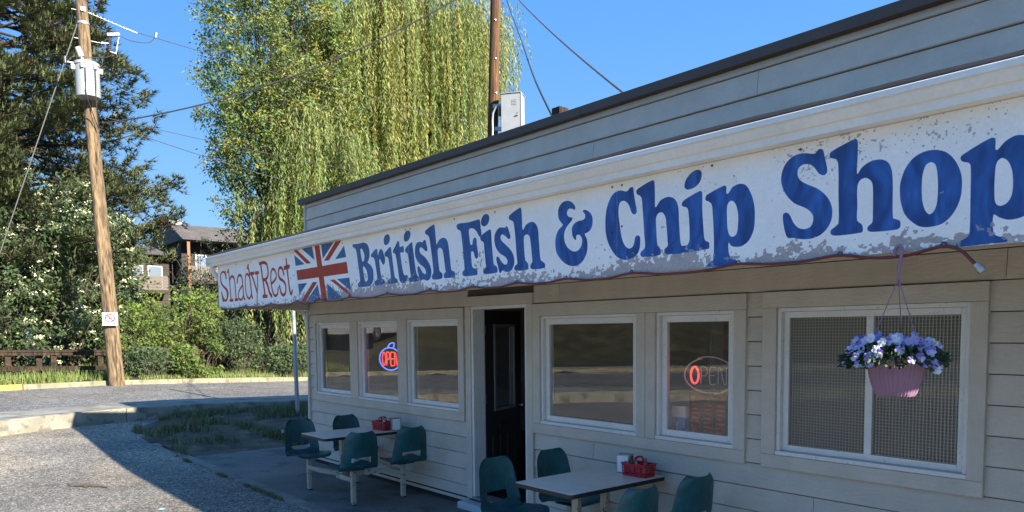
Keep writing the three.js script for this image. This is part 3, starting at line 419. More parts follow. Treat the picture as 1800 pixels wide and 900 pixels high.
function windowUnit(i, opt = {}) {
  const [x0, x1, y0, y1] = OPEN[i], g = sub(shop, 'window'), c = 0.028, sF = -0.033, sB = -0.07, w = opt.w || 0.052;
  const b = (n, ...a) => part(n, rbx(...a, 0.003), M.white, g);
  b('casing', x0 + 0.001, x0 + c, y0 + 0.03, y1 - 0.001, -0.14, 0.002); b('casing', x1 - c, x1 - 0.001, y0 + 0.03, y1 - 0.001, -0.14, 0.002);
  b('casing', x0 + c, x1 - c, y1 - c, y1 - 0.001, -0.14, 0.002); b('sill', x0 + 0.001, x1 - 0.001, y0 + 0.001, y0 + 0.0295, -0.14, 0.018);
  const xa = x0 + c + 0.001, xb = x1 - c - 0.001, ya = y0 + 0.031, yb = y1 - c - 0.001;
  b('sash', xa, xa + w, ya, yb, sB, sF); b('sash', xb - w, xb, ya, yb, sB, sF); b('sash', xa + w, xb - w, yb - w, yb, sB, sF); b('sash', xa + w, xb - w, ya, ya + w, sB, sF);
  const panes = opt.mull ? [[xa + w, opt.mull - 0.024], [opt.mull + 0.024, xb - w]] : [[xa + w, xb - w]];
  if (opt.mull) b('mullion', opt.mull - 0.024, opt.mull + 0.024, ya + w, yb - w, sB, sF + 0.002);
  for (const [p, q] of panes) {
    const pg = new THREE.PlaneGeometry(q - p + 0.012, yb - ya - 2 * w + 0.012, 24, 24); const P = pg.attributes.position;
    const amp = opt.flat ? 0 : 0.0006; for (let k = 0; k < P.count; k++) P.setZ(k, amp * (Math.cos(P.getX(k) / (q - p) * Math.PI) * Math.cos(P.getY(k) / (yb - ya) * Math.PI)));
    pg.computeVertexNormals(); pg.translate((p + q) / 2, (ya + yb) / 2, -0.052); part('pane', pg, M.glass, g);
    if (opt.screen) {
      const L = [], t = 0.0042; for (let x = p + 0.006; x < q - 0.004; x += 0.0205) L.push(new THREE.BoxGeometry(t, yb - ya - 2 * w, 0.004).translate(x, (ya + yb) / 2, -0.0395)); for (let y = ya + w + 0.006; y < yb - w - 0.004; y += 0.0205) L.push(new THREE.BoxGeometry(q - p, t, 0.004).translate((p + q) / 2, y, -0.0440));
      part('wire_screen', L, std({ color: lin(0.33, 0.31, 0.26), roughness: 0.5, metalness: 0.3 }), g, 'stuff');
    }
  }
  return g;
}
windowUnit(0); windowUnit(1); windowUnit(2); windowUnit(4); windowUnit(5); 
{ const g = windowUnit(6, { mull: -2.295, screen: true, flat: true, w: 0.042 }); part('blind', bx(-2.9, -1.72, 1.05, 2.04, -0.132, -0.128), std({ color: lin(0.16, 0.16, 0.14), roughness: 0.9 }), g); }
{ // the open door, swung in past square
  const d = sub(shop, 'door', [-6.512, 0.13, -0.135], THREE.MathUtils.degToRad(112)), dm = std({ color: lin(0.055, 0.045, 0.042), roughness: 0.45, map: scaled(T.paint, 1) }), em = std({ color: lin(0.6, 0.6, 0.58), map: scaled(T.white, 1.5) });
  const w = 0.85, h = 2.01, x0 = 0.24, x1 = 0.66, y0 = 0.93, y1 = 1.83;
  part('leaf', [bx(0.004, x0, 0, h, -0.04, 0), bx(x1, w, 0, h, -0.04, 0), bx(x0, x1, 0, y0, -0.04, 0), bx(x0, x1, y1, h, -0.04, 0)], dm, d);
  part('leaf_edge', bx(-0.002, 0.003, 0, h, -0.041, 0.001), em, d);
  part('glazing_bead', [bx(x0 - 0.03, x0, y0 - 0.03, y1 + 0.03, -0.05, 0.012), bx(x1, x1 + 0.03, y0 - 0.03, y1 + 0.03, -0.05, 0.012), bx(x0, x1, y0 - 0.03, y0, -0.05, 0.012), bx(x0, x1, y1, y1 + 0.03, -0.05, 0.012)], std({ color: lin(0.30, 0.29, 0.29), roughness: 0.4 }), d);
  part('pane', new THREE.PlaneGeometry(x1 - x0, y1 - y0).translate((x0 + x1) / 2, (y0 + y1) / 2, -0.02), M.glass, d);
  part('letter_slot', rbx(0.33, 0.57, 0.70, 0.77, -0.003, 0.008, 0.003), M.iron, d);
  for (const x of [0.16, 0.33, 0.5, 0.67]) part('panel_bead', rbx(x, x + 0.14, 0.14, 0.62, -0.004, 0.009, 0.006), dm, d);
  for (const y of [0.2, 1.0, 1.75]) { const hg = part('hinge', [bx(-0.012, 0.03, y, y + 0.1, 0.0015, 0.005), cyl(0.008, 0.008, V(-0.006, y, 0.006), V(-0.006, y + 0.1, 0.006), 8)], M.galv, d); }
  part('door_handle', [new THREE.SphereGeometry(0.028, 12, 8).translate(w - 0.07, 0.92, 0.05), cyl(0.01, 0.01, V(w - 0.07, 0.92, 0), V(w - 0.07, 0.92, 0.05), 8)], M.steel, d);
}
// ---------- the painted sign board, four panels
const sign = thing('sign_board', 'long weathered white sign with blue and red lettering and a union flag', 'sign');
{
  const PW = 2.44, SH = 0.575, K = 2048 / PW, W = 2048, H = Math.round(SH * K);
  const smoothPath = (ctx, pts, ox) => {
    const n = pts.length; ctx.moveTo((pts[0][0] - ox) * K, (SH - pts[0][1]) * K);
    for (let i = 0; i < n; i++) {
      const p0 = pts[(i + n - 1) % n], p1 = pts[i], p2 = pts[(i + 1) % n], p3 = pts[(i + 2) % n];
      const d1 = Math.hypot(p2[0] - p1[0], p2[1] - p1[1]), d0 = Math.hypot(p1[0] - p0[0], p1[1] - p0[1]), d2 = Math.hypot(p3[0] - p2[0], p3[1] - p2[1]);
      const k0 = 0.33 * d1 / Math.max(d0 + d1, 1e-6), k1 = 0.33 * d1 / Math.max(d1 + d2, 1e-6);
      const c1 = [p1[0] + (p2[0] - p0[0]) * k0, p1[1] + (p2[1] - p0[1]) * k0], c2 = [p2[0] - (p3[0] - p1[0]) * k1, p2[1] - (p3[1] - p1[1]) * k1];
      ctx.bezierCurveTo((c1[0] - ox) * K, (SH - c1[1]) * K, (c2[0] - ox) * K, (SH - c2[1]) * K, (p2[0] - ox) * K, (SH - p2[1]) * K);
    }
    ctx.closePath();
  };
  for (let p = 0; p < 5; p++) {
    const ox = p * PW, cv = document.createElement('canvas'); cv.width = W; cv.height = H; const ctx = cv.getContext('2d');
    ctx.fillStyle = 'rgb(255,255,255)'; ctx.fillRect(0, 0, W, H);
    const poly = (list, style) => { ctx.fillStyle = style; for (const q of list) { ctx.beginPath(); q.forEach(([x, y], i) => ctx[i ? 'lineTo' : 'moveTo']((x - ox) * K, (SH - y) * K)); ctx.closePath(); ctx.fill(); } };
    poly(FLAG_BLUE, 'rgb(0,0,255)'); poly(FLAG_RED, 'rgb(255,0,0)');
    ctx.fillStyle = 'rgb(255,0,0)'; for (const q of RED_GLYPHS) { ctx.beginPath(); smoothPath(ctx, q, ox); ctx.fill(); }
    ctx.strokeStyle = 'rgb(255,0,0)'; ctx.lineCap = 'round'; ctx.lineJoin = 'round';
    for (const [w, ...q] of RED_STROKES) { ctx.lineWidth = w * 0.00145 * K; ctx.beginPath(); const c = new THREE.CatmullRomCurve3(q.map(([x, y]) => V(x, y, 0)), false, 'centripetal'); c.getPoints(40).forEach((v, i) => ctx[i ? 'lineTo' : 'moveTo']((v.x - ox) * K, (SH - v.y) * K)); ctx.stroke(); }
    ctx.fillStyle = 'rgb(0,0,255)'; for (const gl of BLUE_GLYPHS) { ctx.beginPath(); for (const q of gl) smoothPath(ctx, q, ox); ctx.fill('evenodd'); }
    const im = ctx.getImageData(0, 0, W, H), d = im.data;
    for (let j = 0; j < H; j++) for (let i = 0; i < W; i++) {
      const o = (j * W + i) * 4, x = ox + i / K, y = SH - j / K;                       // metres on the board
      const fr = d[o], fg = d[o + 1], fb = d[o + 2], white = fg / 255, red = (fr - fg) / 255, blue = (fb - fg) / 255;
      const n1 = fbm(x * 9, y * 9, 201, 4), n2 = vnoise(x * 120, y * 120, 205), n3 = fbm(x * 34, y * 34, 207, 3);
      let w = [0.95, 0.935, 0.905]; const g = 0.05 * (n1 - 0.5) + 0.03 * (n2 - 0.5); w = [w[0] + g, w[1] + g, w[2] + g];
      // mildew specks high on the fourth panel
      const mil = smooth((fbm(x * 4, y * 2.2, 211, 3) - 0.40) * 4) * smooth((x - 7.6) / 1.0) * smooth((y - 0.28) * 5);
      if (mil > 0.05 && fbm(x * 75, y * 75, 209, 3) > 0.83 - 0.17 * mil) { w = [0.66, 0.67, 0.69]; }
      // paint flaked off to the grey primer, from the lower edge up
      const amount = p === 0 ? 0.03 : 0.055 + 0.06 * smooth((fbm(x * 0.9 + 2, 4, 221, 2) - 0.4) * 5);
      const edge = amount * (0.35 + 1.5 * fbm(x * 3.4, 7, 223, 3)), flake = fbm(x * 40, y * 46, 227, 4);
      let pe = (edge - y) / 0.05 + (flake - 0.5) * 4.6;
      const spot = fbm(x * 5, y * 5, 229, 3) * 0.55 + fbm(x * 42, y * 42, 233, 3) * 0.65 - 0.925 - 0.35 * smooth((y - 0.25) * 5) + (p > 0 && p < 3 ? 0.06 : 0);
      const bare = pe > 0.4 || spot > 0;
      if (bare) { const q = 0.66 + 0.10 * (n1 - 0.5) + 0.08 * (n2 - 0.5); w = [q * 1.03, q * 0.97, q * 0.945]; }
      // brushed blue and red
      const st = fbm(x * 26 + 3 * fbm(x * 4, y * 4, 247, 2), y * 8, 241, 4), st2 = fbm(x * 11, y * 6, 243, 3), deep = smooth((x - 3.5) / 4);
      const bl = [0.25 - 0.11 * deep + 0.10 * (st - 0.5) * (0.5 + deep), 0.395 - 0.075 * deep + 0.17 * (st - 0.5) * (0.5 + deep) + 0.05 * (st2 - 0.5), 0.545 + 0.02 * deep + 0.26 * (st - 0.5) * (0.4 + deep) + 0.06 * (st2 - 0.5)];
      const rd = [0.67 + 0.12 * (st - 0.5), 0.235 + 0.06 * (st2 - 0.5), 0.12 + 0.05 * (st2 - 0.5)];
      const tot = Math.max(white + red + blue, 1e-3), worn = bare && flake > 0.66 ? 0.75 : 0;
      for (let c = 0; c < 3; c++) { let v = (white * w[c] + red * rd[c] + blue * bl[c]) / tot; v = v + (w[c] - v) * worn; d[o + c] = clamp(v) * 255; }
      d[o + 3] = 255;
    }
    ctx.putImageData(im, 0, 0);
    const t = new THREE.CanvasTexture(cv); t.colorSpace = THREE.SRGBColorSpace; t.magFilter = THREE.LinearFilter;
    const face = std({ map: t, roughness: 0.68, bumpMap: scaled(T.grit, 4, 1), bumpScale: 0.0008 }), plain = M.gutter;
    const x0 = -10.57 + ox + 0.001, x1 = p < 4 ? x0 + PW - 0.002 : -0.06;
    const g = new THREE.BoxGeometry(x1 - x0, SH, 0.018); if (p === 4) { const u = g.attributes.uv; for (let k = 0; k < u.count; k++) u.setX(k, u.getX(k) * (x1 - x0) / PW); } g.translate((x0 + x1) / 2, 2.255 + SH / 2, 1.301);
    part('sign_panel', g, [plain, plain, plain, plain, face, plain], sign);
    for (const [sx, sy] of [[0.04, 0.55], [1.22, 0.545], [2.40, 0.55], [0.04, 0.3], [2.40, 0.27], [0.7, 0.555]]) if (p < 4) part('screw', cyl(0.007, 0.006, V(x0 + sx, 2.255 + sy, 1.309), V(x0 + sx, 2.255 + sy, 1.3135), 8), M.iron, sign);
  }
}
// ---------- red air hose slung under the sign
{
  const hose = thing('red_hose', 'thin red hose slung in loops along the bottom edge of the sign', 'hose');
  const clips = [-10.45, -9.55, -8.75, -8.0, -7.45, -6.78, -6.05, -5.35, -4.75, -4.22, -3.7, -3.12, -2.37, -1.81, -1.35], pts = [];
  clips.forEach((x, i) => { pts.push(V(x, 2.262, 1.322)); if (i < clips.length - 1) { const n = clips[i + 1], sag = [0.03, 0.05, 0.04, 0.05, 0.035, 0.03, 0.03, 0.035, 0.03, 0.022, 0.03, 0.035, 0.022, 0.04][i]; pts.push(V(x + (n - x) * 0.33, 2.262 - sag * 0.6, 1.323), V(x + (n - x) * 0.66, 2.262 - sag * 0.65, 1.323)); } });
  pts.push(V(-1.29, 2.245, 1.323), V(-1.235, 2.19, 1.325), V(-1.215, 2.168, 1.326));
  part('tube', tube(pts, 0.0075, 420, 7), std({ color: lin(0.15, 0.022, 0.022), roughness: 0.42 }), hose);
  part('connector', [cyl(0.014, 0.014, V(-1.222, 2.176, 1.3255), V(-1.205, 2.157, 1.327), 10), cyl(0.018, 0.016, V(-1.205, 2.157, 1.327), V(-1.192, 2.142, 1.328), 10)], std({ color: lin(0.5, 0.47, 0.40), roughness: 0.35, metalness: 0.7 }), hose);
  for (const x of clips) part('eye_hook', [new THREE.TorusGeometry(0.012, 0.0028, 6, 12).translate(x, 2.268, 1.321), cyl(0.003, 0.003, V(x, 2.28, 1.3105), V(x, 2.279, 1.321), 5)], M.iron, hose);
}
// ---------- what stands in the windows
function neonTube(pts, r, mat, closed = false, seg = 40) { return new THREE.TubeGeometry(new THREE.CatmullRomCurve3(pts, closed, 'centripetal'), seg, r, 7, closed); }
const ell = (cx, cy, rx, ry, a0, a1, z, n = 20, tilt = 0) => Array.from({ length: n + 1 }, (_, i) => { const a = a0 + (a1 - a0) * i / n; return V(cx + rx * Math.cos(a) + tilt * ry * Math.sin(a), cy + ry * Math.sin(a), z); });
const letterPts = { O: (x, y, w, h, z) => [ell(x + w / 2, y + h / 2, w / 2, h / 2, 0.4, 6.6, z, 16)], P: (x, y, w, h, z) => [[V(x, y, z), V(x + 0.004, y + h * 0.6, z), V(x + 0.005, y + h, z), V(x + w * 0.8, y + h * 0.97, z), V(x + w, y + h * 0.75, z), V(x + w * 0.8, y + h * 0.5, z), V(x + 0.01, y + h * 0.47, z)]], E: (x, y, w, h, z) => [[V(x + w, y + h, z), V(x + 0.01, y + h * 0.99, z), V(x, y + h * 0.5, z), V(x + 0.01, y, z), V(x + w, y + 0.004, z)], [V(x + 0.01, y + h * 0.52, z), V(x + w * 0.85, y + h * 0.52, z)]], N: (x, y, w, h, z) => [[V(x, y, z), V(x + 0.006, y + h, z), V(x + 0.016, y + h, z), V(x + w - 0.016, y, z), V(x + w - 0.006, y, z), V(x + w, y + h, z)]] };
{
  const glow = (r, g, b, k) => std({ color: lin(0.1, 0.1, 0.1), emissive: lin(r, g, b), emissiveIntensity: k, roughness: 0.3 });
  const red = glow(1, 0.05, 0.045, 0.42), blue = glow(0.10, 0.20, 1, 0.5), off = std({ color: lin(0.42, 0.42, 0.40), roughness: 0.3 });
  const f = thing('neon_fish_sign', 'blue neon fish outline around red glowing OPEN in a side window', 'neon sign', [-8.54, 1.57, -0.17]);
  const body = ell(0, 0, 0.27, 0.145, 0.35, 5.95, 0, 40).map((p) => p.add(V(-0.02, 0, 0)));
  part('neon_outline', [neonTube(body, 0.0085, blue, false, 90), neonTube([V(0.235, 0.05, 0), V(0.29, 0.02, 0), V(0.36, 0.09, 0), V(0.345, 0, 0), V(0.36, -0.09, 0), V(0.29, -0.03, 0), V(0.235, -0.048, 0)], 0.0085, blue), neonTube([V(-0.08, 0.142, 0), V(-0.02, 0.195, 0), V(0.09, 0.20, 0), V(0.07, 0.15, 0)], 0.0085, blue)], blue, f);
  let x = -0.2; for (const [ch, w] of [['O', 0.085], ['P', 0.075], ['E', 0.075], ['N', 0.085]]) { for (const q of letterPts[ch](x, -0.085, w, 0.17, 0.01)) part('neon_letter', neonTube(q, 0.0085, red), red, f); x += w + 0.025; }
  part('hanging_wire', [cyl(0.0015, 0.0015, V(-0.15, 0.12, -0.01), V(-0.15, 0.5, -0.01), 4), cyl(0.0015, 0.0015, V(0.1, 0.13, -0.01), V(0.1, 0.5, -0.01), 4)], M.iron, f);
  const l1 = new THREE.PointLight(new THREE.Color(1, 0.2, 0.35), 0.008, 4); l1.position.set(-8.54, 1.57, -0.12); l1.castShadow = true; l1.shadow.radius = 5; scene.add(l1);
  const n = thing('neon_open_sign', 'oval neon OPEN sign with only the letter O lit red', 'neon sign', [-3.615, 1.55, -0.15]);
  part('oval_tube', [neonTube(ell(0, 0, 0.24, 0.148, 2.05, -1.35, 0, 40), 0.006, off, false, 70), neonTube(ell(0, 0, 0.235, 0.138, 1.85, 5.1, 0, 40), 0.006, off, false, 70)], off, n);
  x = -0.165; for (const [ch, w] of [['O', 0.075], ['P', 0.06], ['E', 0.06], ['N', 0.075]]) { for (const q of letterPts[ch](x, -0.068, w, 0.135, 0.01)) part(ch === 'O' ? 'lit_letter' : 'neon_letter', neonTube(q, ch === 'O' ? 0.0085 : 0.005, red), ch === 'O' ? red : off, n); x += w + 0.022; }
  part('back_frame', [bx(-0.22, 0.22, -0.006, 0.006, -0.03, -0.02), bx(-0.01, 0.01, -0.15, 0.3, -0.03, -0.02)], M.rubber, n);
  const l2 = new THREE.PointLight(new THREE.Color(1, 0.1, 0.08), 0.006, 3); l2.position.set(-3.74, 1.55, -0.11); l2.castShadow = true; l2.shadow.radius = 3; scene.add(l2);
  // business hours board
  const cv = document.createElement('canvas'); cv.width = 384; cv.height = 352; const c = cv.getContext('2d'); c.fillStyle = '#140f0f'; c.fillRect(0, 0, 384, 352);
  c.fillStyle = '#d0262a'; c.font = 'bold 38px serif'; c.textAlign = 'center'; c.fillText('BUSINESS HOURS', 192, 48, 350);
  for (let r = 0; r < 7; r++) for (let k = 0; k < 3; k++) { const bx0 = 24 + k * 124, by = 78 + r * 38; c.fillStyle = '#7d1d1c'; c.fillRect(bx0, by, 92, 28); c.fillStyle = '#cf5a48'; let px = bx0 + 8; for (let m = 0; m < 5; m++) { const w = 5 + hash(r, k * 7 + m, 3) * 11; c.fillRect(px, by + 7, w, 4 + hash(m, r, k) * 11); px += w + 4; } }
  const t = new THREE.CanvasTexture(cv); t.colorSpace = THREE.SRGBColorSpace;
  const hb = thing('hours_board', 'black business hours board with rows of red print in the window', 'sign', [-3.67, 1.225, -0.22]);
  const bm = std({ map: t, roughness: 0.5 }); part('board', new THREE.BoxGeometry(0.36, 0.33, 0.012), [M.rubber, M.rubber, M.rubber, M.rubber, bm, M.rubber], hb);
  part('stand', bx(-0.15, 0.15, -0.175, -0.166, -0.06, 0.03), M.rubber, hb);
  for (const [p, q] of [[-10.4, -6.75], [-5.45, -1.7]]) part('window_ledge', bx(p, q, 0.98, 1.055, -0.42, -0.157), M.inside, shop);
  const ct = thing('cup_carton', 'white and blue carton printed with a cone beside the hours board', 'box', [-3.945, 1.0565, -0.24]);
  part('lower_print', rbx(-0.075, 0.065, 0, 0.13, -0.1, 0.04, 0.003), std({ color: lin(0.05, 0.22, 0.55), roughness: 0.6 }), ct); part('upper_print', rbx(-0.075, 0.065, 0.1305, 0.225, -0.1, 0.04, 0.003), M.white, ct);
  part('printed_cone', [lathe([[0.0, 0.02], [0.006, 0.02], [0.012, 0.075], [0.0, 0.075]], 10, [-0.02, 0, 0]).scale(1, 1, 0.12).translate(0, 0, 0.0415), new THREE.SphereGeometry(0.012, 10, 8).scale(1, 1, 0.12).translate(-0.02, 0.082, 0.0415)], M.white, ct);
}
// ---------- table sets: a table on a white steel frame with four moulded seats
const plastic = std({ color: lin(0.018, 0.145, 0.165), roughness: 0.42, map: tex(256, 256, (u, v) => { const a = fbm(u * 6, v * 6, 301, 5, 6), b = fbm(u * 40, v * 12, 307, 3); const s = 0.80 + 0.35 * (a - 0.5) + (b > 0.72 ? 0.25 : 0); return [s * (b > 0.72 ? 1.3 : 1), s, s]; }) });
const frameWhite = std({ color: lin(0.70, 0.69, 0.64), map: scaled(T.rust, 2.2), roughness: 0.55 });
function seatShell() {
  const NU = 30, NV = 56, prof = new THREE.CatmullRomCurve3([V(0.215, 0.415, 0), V(0.20, 0.437, 0), V(0.12, 0.442, 0), V(0, 0.43, 0), V(-0.13, 0.425, 0), V(-0.195, 0.45, 0), V(-0.222, 0.52, 0), V(-0.245, 0.63, 0), V(-0.268, 0.75, 0), V(-0.29, 0.845, 0)], false, 'centripetal');
  const th = 0.006, top = [], bot = [], Q = prof.getSpacedPoints(NV), Tn = Q.map((_, i) => { const a = Q[Math.max(0, i - 1)], b = Q[Math.min(NV, i + 1)]; return b.clone().sub(a).normalize(); });
  const half = (v) => { const w = v < 0.45 ? 0.205 + 0.02 * smooth(v / 0.3) : 0.225 - 0.035 * smooth((v - 0.5) / 0.5); let c = 1; if (v < 0.08) c = Math.sqrt(1 - Math.pow((0.08 - v) / 0.08, 2) * 0.42); if (v > 0.84) c = Math.sqrt(Math.max(0, 1 - Math.pow((v - 0.84) / 0.16, 2.4) * 0.62)); return w * c; };
  for (let j = 0; j <= NV; j++) { const v = j / NV, p = Q[j], t = Tn[j], n = V(-t.y, t.x, 0); if (n.y < 0 && v < 0.4) n.negate(); const up = V(t.y, -t.x, 0); const dish = v < 0.42 ? 0.028 : 0.05 * smooth((v - 0.42) / 0.15); for (let i = 0; i <= NU; i++) { const u = i / NU * 2 - 1, k = dish * Math.pow(Math.abs(u), 2.4), inn = V(t.y, -t.x, 0); const P = p.clone().addScaledVector(inn, k); const z = u * half(v); top.push([P.x + inn.x * 0, P.y, z]); bot.push([P.x - inn.x * th, P.y - inn.y * th, z * 0.992]); } }
  const hole = (u, y) => y > 0.484 && y < 0.572 && Math.pow(Math.abs(u) / 0.56, 4) + Math.pow((y - 0.528) / 0.044, 4) < 1;
  const pos = [], W = NU + 1, quad = (a, b, c, d) => pos.push(...a, ...b, ...c, ...a, ...c, ...d), keep = (i, j) => i >= 0 && j >= 0 && i < NU && j < NV && !hole((i + 0.5) / NU * 2 - 1, Q[j].y * 0.5 + Q[j + 1].y * 0.5);
  const idx = [], vp = [...top, ...bot].flat(), o = top.length;
  for (let j = 0; j < NV; j++) for (let i = 0; i < NU; i++) if (keep(i, j)) {
    const a = j * W + i, b = a + 1, c = a + W + 1, d = a + W; idx.push(a, b, c, a, c, d, o + a, o + c, o + b, o + a, o + d, o + c);
    const side = (p, q) => idx.push(p, o + p, o + q, p, o + q, q);
    if (!keep(i - 1, j)) side(d, a); if (!keep(i + 1, j)) side(b, c); if (!keep(i, j - 1)) side(a, b); if (!keep(i, j + 1)) side(c, d);
  }
  const uv = []; for (const q of [...top, ...bot]) uv.push(q[2] * 2, (q[1] + q[0]) * 2);
  return geo(vp, idx, null, uv);
}
const shellG = seatShell();
const topMat = std({ color: lin(0.84, 0.74, 0.61), map: scaled(T.paint, 1.3), roughness: 0.35 });
function roundedRect(w, d, r) { const s = new THREE.Shape(); s.moveTo(-w + r, -d); s.lineTo(w - r, -d); s.quadraticCurveTo(w, -d, w, -d + r); s.lineTo(w, d - r); s.quadraticCurveTo(w, d, w - r, d); s.lineTo(-w + r, d); s.quadraticCurveTo(-w, d, -w, d - r); s.lineTo(-w, -d + r); s.quadraticCurveTo(-w, -d, -w + r, -d); return s; }
const bar = (a, b, w, h) => { const d = b.clone().sub(a), g = new THREE.BoxGeometry(w, h, d.length()); g.applyQuaternion(new THREE.Quaternion().setFromUnitVectors(V(0, 0, 1), d.clone().normalize())); g.translate((a.x + b.x) / 2, (a.y + b.y) / 2, (a.z + b.z) / 2); return metricUV(g); };
function tableSet(x, z, label, turns) {
  const t = thing('table_set', label, 'table', [x, 0, z], 0);
  const tg = new THREE.ExtrudeGeometry(roundedRect(0.318, 0.528, 0.035), { depth: 0.003, bevelEnabled: false, curveSegments: 4 }); tg.rotateX(-Math.PI / 2); tg.translate(0, 0.737, 0);
  const top = part('tabletop', metricUV(tg), topMat, t);
  const eg = new THREE.ExtrudeGeometry(roundedRect(0.322, 0.532, 0.038), { depth: 0.03, bevelEnabled: false, curveSegments: 4 }); eg.rotateX(-Math.PI / 2); eg.translate(0, 0.7065, 0);
  part('edge_band', eg, M.rubber, top);
  for (const s of [-1, 1]) part('upright', [bx(-0.035, 0.035, 0.20, 0.70, s * 0.16 - 0.02, s * 0.16 + 0.02, true)], frameWhite, t);
  part('spine', [bx(-0.03, 0.03, 0.215, 0.265, -0.23, 0.23)], frameWhite, t);
  part('top_bracket', [bx(-0.16, 0.16, 0.69, 0.706, 0.13, 0.19), bx(-0.16, 0.16, 0.69, 0.706, -0.19, -0.13)], M.iron, t);
  let q = 0;
  for (const sx of [-1, 1]) for (const sz of [-1, 1]) {
    const px = sx * 0.565, pz = sz * 0.32;
    const leg = part('leg', rbx(px - 0.024, px + 0.024, 0.012, 0.40, pz - 0.024, pz + 0.024, 0.004, true), frameWhite, t);
    part('foot_pad', bx(px - 0.026, px + 0.026, 0.0005, 0.0115, pz - 0.026, pz + 0.026), M.rubber, leg);
    part('arm', [bar(V(px - sx * 0.024, 0.285, pz), V(sx * 0.27, 0.285, pz), 0.036, 0.05), bar(V(sx * 0.275, 0.283, pz), V(sx * 0.03, 0.243, sz * 0.12), 0.036, 0.05)], frameWhite, t);
    const seat = sub(t, 'seat', [px, 0, pz], (sx < 0 ? 0 : Math.PI) + turns[q++]);
    part('shell', shellG, plastic, seat); part('seat_plate', [bx(-0.09, 0.09, 0.401, 0.412, -0.1, 0.1)], M.iron, seat);
  }
  return t;
}
tableSet(-8.09, 0.62, 'beige table with four teal seats nearer the building corner, under the neon fish window', [0.10, 0.03, -0.06, -0.05]);
tableSet(-4.18, 0.60, 'beige table with four teal seats beside the open door, nearest the viewer', [0.05, 0.06, -0.10, -0.04]);
// ---------- red condiment baskets, bottles and napkin dispensers
const redPlastic = std({ color: lin(0.42, 0.012, 0.022), roughness: 0.35 });
function basketSide(w, h, t) { const s = new THREE.Shape([new THREE.Vector2(-w / 2, 0), new THREE.Vector2(w / 2, 0), new THREE.Vector2(w / 2 * 1.08, h), new THREE.Vector2(-w / 2 * 1.08, h)]); const nx = Math.round(w / 0.028), ny = 3; for (let i = 0; i < nx; i++) for (let j = 0; j < ny; j++) { const cx = (i + 0.5 - nx / 2) * w / nx * (1 + 0.05 * j), cy = h * (0.16 + 0.24 * j), a = 0.007, b = h * 0.075; s.holes.push(new THREE.Path([[cx - a, cy], [cx - a, cy + 2 * b], [cx + a, cy + 2 * b], [cx + a, cy]].map((p) => new THREE.Vector2(...p)))); } return new THREE.ExtrudeGeometry(s, { depth: t, bevelEnabled: false }); }
function basket(x, z, turn, label) {
  const b = thing('condiment_basket', label, 'basket', [x, 0.7405, z], turn, 'red condiment baskets on the tables'), w = 0.22, d = 0.13, h = 0.095, t = 0.003;
  part('base', rbx(-w / 2, w / 2, 0.0005, 0.004, -d / 2, d / 2, 0.001), redPlastic, b);
  for (const s of [-1, 1]) { const g = basketSide(w, h, t); g.rotateX(s * 0.06); g.translate(0, 0.004, s * d / 2 - (s < 0 ? t : 0)); part('side', g, redPlastic, b); const e = basketSide(d, h, t); e.rotateX(s * 0.06); e.rotateY(Math.PI / 2); e.translate(s * w / 2 - (s < 0 ? t : 0), 0.004, 0); part('side', e, redPlastic, b); }
  part('rim', [bx(-w / 2 - 0.013, w / 2 + 0.013, h + 0.002, h + 0.01, -d / 2 - 0.013, -d / 2 - 0.003), bx(-w / 2 - 0.013, w / 2 + 0.013, h + 0.002, h + 0.01, d / 2 + 0.003, d / 2 + 0.013), bx(-w / 2 - 0.013, -w / 2 - 0.003, h + 0.002, h + 0.01, -d / 2 - 0.002, d / 2 + 0.002), bx(w / 2 + 0.003, w / 2 + 0.013, h + 0.002, h + 0.01, -d / 2 - 0.002, d / 2 + 0.002)], redPlastic, b);
  part('divider', bx(-0.002, 0.002, 0.005, h, -d / 2 + 0.004, d / 2 - 0.004), redPlastic, b);
  part('handle', tube([V(0, h, -0.055), V(0, h + 0.045, -0.05), V(0, h + 0.06, 0), V(0, h + 0.045, 0.05), V(0, h, 0.055)], 0.008, 24, 6), redPlastic, b);
  return b;
}
function bottle(name, label, x, z, h, r, col, cap, group) { const o = thing(name, label, 'bottle', [x, 0.7446, z], 0, group); part('body', lathe([[0, 0], [r, 0.002], [r, h * 0.6], [r * 0.45, h * 0.78], [r * 0.42, h * 0.86], [0, h * 0.86]], 14), std({ color: col, roughness: 0.25 }), o); part('cap', lathe([[0, h * 0.861], [r * 0.55, h * 0.861], [r * 0.5, h], [0, h]], 12), std({ color: cap, roughness: 0.4 }), o); part('paper_label', lathe([[r + 0.0006, h * 0.14], [r + 0.0006, h * 0.48]], 14), std({ color: lin(0.6, 0.55, 0.45) }), o); return o; }
function dispenser(x, z, turn, label) { const o = thing('napkin_dispenser', label, 'napkin dispenser', [x, 0.7405, z], turn, 'chrome napkin dispensers on the tables'); part('case', rbx(-0.058, 0.058, 0, 0.155, -0.05, 0.05, 0.006), std({ color: lin(0.42, 0.41, 0.38), roughness: 0.28, metalness: 0.85 }), o); part('napkins', bx(-0.046, 0.046, 0.012, 0.143, 0.0505, 0.056), std({ color: lin(0.8, 0.8, 0.8), roughness: 0.9 }), o); part('napkins', bx(-0.046, 0.046, 0.012, 0.143, -0.056, -0.0505), std({ color: lin(0.8, 0.8, 0.8), roughness: 0.9 }), o); return o; }
basket(-8.02, 0.27, 0.1, 'red plastic basket of condiments on the table under the neon fish window');
bottle('vinegar_bottle', 'small dark bottle in the red basket on the table under the neon fish', -8.06, 0.26, 0.15, 0.02, lin(0.10, 0.03, 0.01), lin(0.5, 0.04, 0.03));
